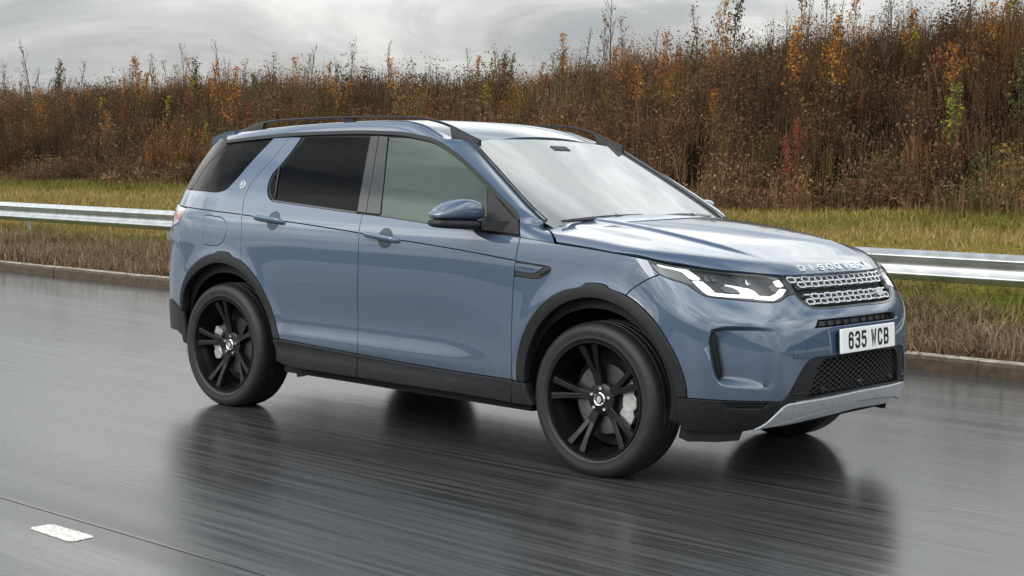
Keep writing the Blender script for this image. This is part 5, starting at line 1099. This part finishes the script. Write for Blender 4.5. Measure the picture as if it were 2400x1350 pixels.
# --- headlamps
LL = cv('lamp_low'); lamp = loop([(a, b + .0) for a, b in cv('lamp_top')], cv('lamp_in'), rv(LL), rv(cv('fend_lamp')))
lamps = cboth('headlight', patch_data('wrap', lamp, gap=.001, off=-.022, h=.025, depth=.03), M_LAMP)
def lp(name, keypoly, m, off, depth=.010, gap=0, smooth_=True, bev=.002):
    poly = loop(crom(K[keypoly] + [K[keypoly][0]], .008)) if smooth_ else loop(K[keypoly])
    for o, p in zip(both(name, patch_data('wrap', poly, gap=gap, off=off, h=.015, depth=depth, bev=bev), m, None), lamps): child(o, p)
DM = K['drl_main']
K['drl_a'] = [DM[0], DM[1], DM[2], DM[3], (.80, .8875), (.745, .8850), (.7300, .8870), (.7290, .8960), (.7345, .908), (.757, .9200), (.785, .9270), (.752, .9235), (.712, .9170), (.6945, .9062), DM[10], DM[11], DM[12], DM[13], DM[14]]
lp('running_light', 'drl_up', M_DRL, -.012); lp('running_light', 'drl_a', M_DRL, -.012, smooth_=False); lp('running_light', 'drl_in', M_DRL, -.012, smooth_=False); lp('running_light', 'drl_tip', M_DRL, -.013, smooth_=False)
lp('side_reflector', 'amber', M_LAMPGREY, -.015)
for key in ('lens1', 'lens2'):
    c_ = np.mean(K[key], 0)
    for dt in ((-.015, .015) if key == 'lens1' else (0,)):
        pol = np.array([(c_[0] + dt + a * .011, c_[1] + b * .012) for a, b in ((-1, -1), (1, -1), (1, 1), (-1, 1))])
        for o, p in zip(both('projector_lens', patch_data('wrap', loop(pol), gap=0, off=-.006, h=.02, depth=.014, bev=.004), M_CHROME if key == 'lens2' else M_LAMPGREY, None), lamps): child(o, p)
        for o, p in zip(both('projector_eye', patch_data('wrap', loop(inset(loop(pol), .004)), gap=0, off=-.004, h=.02, depth=.004, bev=.002), M_LAMP, None), lamps): child(o, p)
for o, p in zip(both('reflector_bowl', patch_data('wrap', loop(crom([(.79, .9235), (.75, .912), (.735, .898), (.762, .8925), (.80, .900), (.815, .915), (.79, .9235)], .01)), gap=0, off=-.013, h=.02, depth=.008), M_LAMPGREY, None), lamps): child(o, p)
for o, p in zip(both('clear_lens', patch_data('wrap', lamp, gap=.004, off=-.001, h=.02, depth=.004, bev=.002), M_LENS, None), lamps): child(o, p)
for o, p in zip(both('lamp_rim', patch_data('wrap', lamp, holes=[inset(lamp, .007)], gap=.0005, off=-.002, h=.05, depth=.02, bev=.001), M_TRIM, None), lamps): child(o, p)

# --- rear of the car
rb = loop([K['quart_bump'][-1]], rv(cv('quart_bump')), [(4.86, 1.035), (5.05, .98), (5.2, .86), (TMAX, .80), (TMAX, .48), (5.2, .50), (4.98, .58), (4.87, .583)], cv('rbump_low'), [K['rbump_low'][-1], K['rearch_out'][-1]], cut(ra, K['rearch_out'][-1], K['quart_bump'][-1]))
def rear_sym(name, poly, m, **kw):      # centre line of the tail is at TMAX
    f = dict(gap=.002, h=.035, depth=.02); f.update(kw); v, fc, nn = patch_data('wrap', poly, **f)
    d_ = joined((v, fc, nn), flipy(v, fc, nn)); return cpart(mesh_obj(name, d_[0], d_[1], m, car, d_[2]))
rear_sym('rear_bumper', rb, M_PAINT)
rear_sym('rear_lower_cladding', loop([K['rearch_out'][-1], K['rearch_in'][-1], (4.6559, .3546), (4.7786, .40), (5.0, .40), (TMAX, .36), (TMAX, .48), (5.2, .50), (4.98, .58), (4.87, .583)], rv(cv('rbump_low'))), M_CLAD, off=.006)
rear_sym('tailgate', loop([(5.05, .98), (5.2, .86), (TMAX, .80), (TMAX, 1.24), (5.3, 1.25), (4.93, 1.25), (4.95, 1.165), (5.1, 1.15), (5.14, 1.0)]), M_PAINT)
rear_sym('tailgate_window', loop([QG[10], (4.93, 1.253), (5.3, 1.253), (TMAX, 1.245), (TMAX, 1.56), (5.0, 1.57), (4.62, 1.568), QG[0], QG[11]]), M_PRIVACY, off=-.004, gap=.003)
rear_sym('tailgate_window_backing', loop([QG[10], (4.93, 1.253), (5.0, 1.253), (4.9, 1.4), (4.8, 1.57), (4.62, 1.568), QG[0], QG[11]]), M_BLACK, off=-.014, gap=.004)
M_TLENS = mat('clear_tail_lens', (.34, .33, .33), .15, .2, coat=1)
tl_p = loop([K['tlamp'][1], K['tlamp'][2], K['tlamp'][3], (4.86, 1.038), (5.05, .985), (5.13, 1.0), (5.09, 1.145), (4.95, 1.16), (4.79, 1.147)])
tls = cboth('tail_light', patch_data('wrap', tl_p, gap=.0015, h=.025, off=.002, depth=.02, bev=.004), M_TLENS)
for o, p in zip(both('reversing_lens', patch_data('wrap', loop([(4.75, 1.1415), (4.768, 1.118), (5.08, 1.125), (5.08, 1.142), (4.95, 1.157), (4.80, 1.146)]), gap=.001, off=.004, h=.03, depth=.006), M_SILVER, None), tls): child(o, p)
for o, p in zip(both('red_lens', patch_data('wrap', loop([(4.765, 1.108), (4.785, 1.075), (4.95, 1.07), (5.09, 1.075), (5.09, 1.105)]), gap=.001, off=.004, h=.03, depth=.006), M_RED, None), tls): child(o, p)
for o, p in zip(both('reversing_lens', patch_data('wrap', loop([(4.80, 1.065), (4.822, 1.045), (5.05, 1.0), (5.09, 1.03)]), gap=.001, off=.004, h=.03, depth=.006), M_SILVER, None), tls): child(o, p)
# --- round badge on the rear pillar
B0 = K['badge_q'][0]
for rr_, m_, of_ in ((.023, M_CHROME, .003), (.0175, M_TRIM, .0045)):
    for o, p in zip(both('pillar_badge', patch_data('wrap', disc_uv(B0, rr_), gap=0, h=.02, off=of_, depth=.006), m_, None), quarters): child(o, p)
for dz in (.0055, -.0055):
    for o, p in zip(both('badge_bar', ribbon([(B0[0] - .011, B0[1] + dz), (B0[0] + .011, B0[1] + dz)], .006, .0058), M_SILVER, None), quarters): child(o, p)
# --- door handles over flat discs darkened like shaded recesses
for key, rk, drs in (('hand_f', 'hrec_f', front_doors), ('hand_r', 'hrec_r', rear_doors)):
    c_ = np.array(K[rk][0]); H_ = np.array(K[key]); t1, t0 = H_[:, 0].max(), H_[:, 0].min()
    el = np.array([(c_[0] + .056 * math.cos(a), c_[1] + .053 * math.sin(a)) for a in np.linspace(0, 2 * math.pi, 40, endpoint=False)])
    bowl = patch_data('wrap', el, gap=0, h=.008, off=.0006, offs=lambda u, v: -.0 * u, depth=.002, bev=.0006)
    M_REC = globals().get('M_REC') or mat('handle_recess_shade', (.016, .028, .05), .4, .3, coat=.3)  # darker copy of the body paint stands in for the recess shade
    for o, p in zip(both('handle_recess', bowl, M_REC, None), drs): child(o, p)
    mid = H_.mean(0); P = []
    n = 18; V = []; F = []
    sl = (H_[0][1] - H_[2][1]) / (H_[0][0] - H_[2][0])
    for i in range(n + 1):
        u = i / n; t = t1 + (t0 - t1) * u; zc_ = c_[1] + (t - c_[0]) * sl - .001; lift = .030 * math.sin(math.pi * min(1, max(0, .5 * (1 - abs(2 * u - 1)) * 2.6 + .02))) if False else .034 * min(1, min(u, 1 - u) / .12) ** .6
        hh = .0155 * (1 if .04 < u < .96 else .6); q0 = onw(t, zc_, 0); n0 = snorm(wrap, np.array(t), np.array(zc_), -1); up = np.array((0, 0, 1.))
        for a in np.linspace(0, 2 * math.pi, 10, endpoint=False):
            V.append(q0 + n0 * (lift - .006 + .011 * math.cos(a)) + up * hh * math.copysign(abs(math.sin(a)) ** .7, math.sin(a)))
    for i in range(n):
        for k in range(10): j = (k + 1) % 10; F.append((i * 10 + k, (i + 1) * 10 + k, (i + 1) * 10 + j, i * 10 + j))
    F += [tuple(range(10)), tuple(n * 10 + k for k in range(10))[::-1]]
    V = np.array(V)
    child(mesh_obj('door_handle', V, F, M_PAINT), drs[0]); child(mesh_obj('door_handle', V * [1, -1, 1], [f[::-1] for f in F], M_PAINT), drs[1])
# --- door mirrors
def mirror_shell(z_lo, z_hi_fn, grow, xf_add=0):
    V = []; F = []; ys_ = np.linspace(0, 1, 19); nseg = 20
    for u in ys_:
        y = -.955 - .240 * u; e = (1 - abs(2 * u - 1) ** 7.0) ** .5 if 0 < u < 1 else .45
        xr = -.812 + .030 * (1 - u); xf = -.632 - .075 * u ** 2 + xf_add; zt = z_hi_fn(u); zc_ = (z_lo(u) + zt) / 2; hz = (zt - z_lo(u)) / 2 * (.55 + .45 * e); cx_ = (xr + xf) / 2; hx_ = (xf - xr) / 2 * (.6 + .4 * e)
        for k in range(nseg):
            a = 2 * math.pi * k / nseg; c_, s_ = math.cos(a), math.sin(a); p = .50
            V.append((cx_ + hx_ * math.copysign(abs(c_) ** p, c_) * grow, y, zc_ + hz * math.copysign(abs(s_) ** (p + .12), s_) * grow))
    for i in range(len(ys_) - 1):
        for k in range(nseg): j = (k + 1) % nseg; F.append((i * nseg + k, i * nseg + j, (i + 1) * nseg + j, (i + 1) * nseg + k))
    F += [tuple(range(nseg))[::-1], tuple((len(ys_) - 1) * nseg + k for k in range(nseg))]
    return np.array(V) + np.array((-.03, .015, 0)), F
ztop = lambda u: 1.222 + .050 * math.sin(math.pi * min(1, (u + .08) / 1.05)) ** .9 - .022 * u
capV, capF = mirror_shell(lambda u: 1.160 + .004 * u, ztop, 1.0)
lowV, lowF = mirror_shell(lambda u: 1.113 + .010 * u ** 2, lambda u: 1.163 + .003 * u, .985)
mirrors = []
for s, dr in zip((1, -1), front_doors):
    S_ = np.array((1, s, 1)); fl = (lambda F: F) if s > 0 else (lambda F: [f[::-1] for f in F])
    mo_ = cpart(mesh_obj('door_mirror', capV * S_, fl(capF), M_PAINT, car)); mirrors.append(mo_)
    child(mesh_obj('mirror_base', lowV * S_, fl(lowF), M_CLAD), mo_)
    A_ = np.array([(-.66, -.985, 1.118), (-.66, -.985, 1.158), (-.78, -.985, 1.158), (-.78, -.985, 1.118), (-.535, -.895, 1.098), (-.535, -.895, 1.160), (-.66, -.885, 1.150), (-.66, -.885, 1.098)])
    ar = mesh_obj('mirror_arm', A_ * S_, fl([(0, 1, 5, 4), (1, 2, 6, 5), (2, 3, 7, 6), (3, 0, 4, 7)]), M_CLAD, smooth=False); child(ar, mo_)
    gv = np.array([(-.803, y, z) for y, z in ((-.985, 1.135), (-.985, 1.215), (-1.05, 1.245), (-1.12, 1.24), (-1.172, 1.205), (-1.172, 1.14))]); child(mesh_obj('mirror_glass', gv * S_, [tuple(range(6)) if s > 0 else tuple(range(6))[::-1]], M_CHROME, smooth=False), mo_)
# --- wheels
def wheel(x, s, front):
    w = bpy.data.objects.new('wheel', None); w.empty_display_size = .2; link(w, car); w.location = (x, -.81 * s, .356); w.matrix_parent_inverse = car_inv
    if s < 0: w.rotation_euler = (0, 0, math.pi)
    mb = MB(); pr = [(.268, -.100), (.278, -.113), (.290, -.118), (.296, -.1165), (.312, -.1225), (.332, -.121), (.346, -.113), (.355, -.101), (.3605, -.085)]
    for c_ in (-.060, -.020, .020, .060): pr += [(.363, c_ - .007), (.355, c_ - .005), (.355, c_ + .005), (.363, c_ + .007)]
    pr += [(.3605, .085), (.355, .101), (.346, .113), (.312, .1225), (.268, .100)]
    mb.lathe(pr, seg=112); ty = mb.build('tyre', M_TYRE, w, True, angle=35)
    for v in ty.data.vertices:
        if v.co.z < -.355: v.co.z = -.355
    mb = MB(); mb.lathe([(.270, -.098), (.2755, -.112), (.273, -.1165), (.2665, -.1165), (.263, -.108), (.258, -.085), (.250, -.060), (.238, -.035), (.232, .09)], seg=96); rim = mb.build('rim', M_RIM, w, True, angle=35)
    mb = MB(); mb.lathe([(.0, -.052), (.062, -.055), (.074, -.048), (.080, -.020)], seg=40); child(mb.build('hub', M_RIM, None, True), rim)
    for k in range(5):
        for dlt in (-.13, .13):
            a = 2 * math.pi * k / 5 + math.pi / 2 + .20; mb = MB(); V = []
            for r_, o_, hw, th in ((.055, -.050, .020, .03), (.12, -.060, .018, .026), (.19, -.080, .018, .024), (.258, -.097, .022, .022)):
                aa = a + dlt * (.35 + r_ / .258 * .85); e = np.array((math.cos(aa), 0, math.sin(aa))); t_ = np.array((-math.sin(aa), 0, math.cos(aa))); b_ = e * r_
                V += [b_ - t_ * hw * .72 + (0, o_ - .002, 0), b_ + t_ * hw * .72 + (0, o_ - .002, 0), b_ + t_ * hw + (0, o_ + th, 0), b_ - t_ * hw + (0, o_ + th, 0)]
            F = [(i * 4 + q, i * 4 + (q + 1) % 4, (i + 1) * 4 + (q + 1) % 4, (i + 1) * 4 + q) for i in range(3) for q in range(4)]
            mb.add(V, F); child(mb.build('spoke', M_RIM, None, False, bevel=.003), rim)
        a = 2 * math.pi * k / 5 + .25; mb = MB(); mb.lathe([(0, -.066), (.008, -.065), (.011, -.058), (.011, -.045)], seg=10, c=(.052 * math.cos(a), 0, .052 * math.sin(a))); child(mb.build('wheel_nut', M_CHROME, None, True), rim)
    mb = MB(); mb.lathe([(0, -.0665), (.024, -.066), (.026, -.063)], seg=28); child(mb.build('hub_cap', M_TRIM, None, True), rim)
    mb = MB(); mb.lathe([(.024, -.066), (.0285, -.069), (.033, -.065), (.034, -.05)], seg=28); child(mb.build('cap_ring', M_CHROME, None, True), rim)
    mb = MB(); V = [(.013 * math.cos(a), -.0685, .017 * math.sin(a)) for a in np.linspace(0, 2 * math.pi, 14, endpoint=False)]; mb.add(V, [tuple(range(14))]); child(mb.build('cap_emblem', M_SILVER), rim)
    mb = MB(); mb.lathe([(.07, -.012), (.085, -.018), (.165, -.018), (.165, .006), (.08, .006)], seg=64); dsc = mb.build('brake_disc', M_DISC, w, True)
    a0 = (-38, 38) if front else (142, 218)
    if s < 0: a0 = (180 - a0[1], 180 - a0[0])
    mb = MB(); n = 12; V = []; F = []; A_ = np.linspace(R(a0[0]), R(a0[1]), n + 1); kk = (.115, .198) if front else (.12, .185)
    for i, a in enumerate(A_):
        e = .82 if i in (0, n) else (1.0 if i % 4 else .93)
        for r_, o_ in ((kk[0] + (1 - e) * .1, -.040), (kk[1] * e, -.044), (kk[1] * e, .02), (kk[0], .02)): V.append((r_ * math.cos(a), o_, r_ * math.sin(a)))
    F = [(i * 4 + q, i * 4 + (q + 1) % 4, (i + 1) * 4 + (q + 1) % 4, (i + 1) * 4 + q) for i in range(n) for q in range(4)] + [(0, 1, 2, 3), tuple(n * 4 + q for q in range(4))]
    mb.add(V, F); child(mb.build('brake_caliper', M_CALIPER, None, False, bevel=.004), w)
    mb = MB(); mb.lathe([(.02, .02), (.228, .05), (.23, .085)], seg=48); child(mb.build('backing_plate', M_VOID, None, True), w)
for x, fr_ in ((0, True), (-2.741, False)):
    for s in (1, -1): wheel(x, s, fr_)
# --- wheel housings and floor
for x in (0, -2.741):
    for s in (1, -1):
        mb = MB(); mb.lathe([(.455, -.885), (.455, -.52), (0.02, -.52)], seg=40, c=(x, 0, .356), a0=R(-6 if x > -1 else 0), a1=R(188 if x > -1 else 176)); o = mb.build('wheel_housing', M_VOID, car, True)
        for v in o.data.vertices: v.co.y *= s
        cpart(o)
mb = MB(); mb.box((-1.37, 0, .27), (1.85, 1.66, .06)); mb.box((-3.1, 0, .34), (.55, 1.3, .06)); mb.box((.38, 0, .30), (.50, 1.10, .05)); mb.box((-1.37, 0, .30), (4.2, .95, .05)); cpart(mb.build('underbody', M_VOID, car))
mb = MB(); mb.box((-2.15, -.80, .245), (.10, .05, .022), Matrix.Rotation(R(-18), 3, 'Y')); cpart(mb.build('suspension_bracket', M_CLAD, car))
# --- cabin
mb = MB(); mb.box((-1.9, 0, .62), (2.7, 1.5, .05)); mb.box((-3.2, 0, 1.0), (.05, 1.4, .5)); cpart(mb.build('cabin_floor', M_SEAT, car))
mb = MB(); mb.box((-.62, 0, 1.03), (.46, 1.5, .16)); mb.box((-.86, -.36, 1.10), (.14, .36, .07)); cpart(mb.build('dashboard', M_DASH, car, bevel=.03))
for x, ys_ in ((-1.52, (-.37, .37)), (-2.38, (-.40, .0, .40))):
    for y in ys_:
        sw_ = .50 if x > -2 else .40
        rt_ = Matrix.Rotation(R(-14), 3, 'Y'); mb = MB(); mb.box((x + .22, y, .78), (.5, sw_, .16)); mb.box((x - .08, y, 1.05), (.14, sw_ * .95, .62), rt_); st_ = mb.build('seat', M_SEAT, car, bevel=.05); cpart(st_)
        mb = MB(); mb.box((x - .17, y, 1.42), (.09, .26, .17), rt_); child(mb.build('headrest', M_SEAT, None, bevel=.03), st_)
mb = MB(); P = [Vector((-.98, -.37 + .185 * math.cos(a), 1.08 + .185 * math.sin(a))) for a in np.linspace(0, 2 * math.pi, 33)]
P = [Vector((p.x + (p.z - 1.08) * .35, p.y, p.z)) for p in P]; mb.tube(P, .015, 8, False); mb.box((-.95, -.37, 1.07), (.05, .14, .10)); cpart(mb.build('steering_wheel', M_TRIM, car, True))
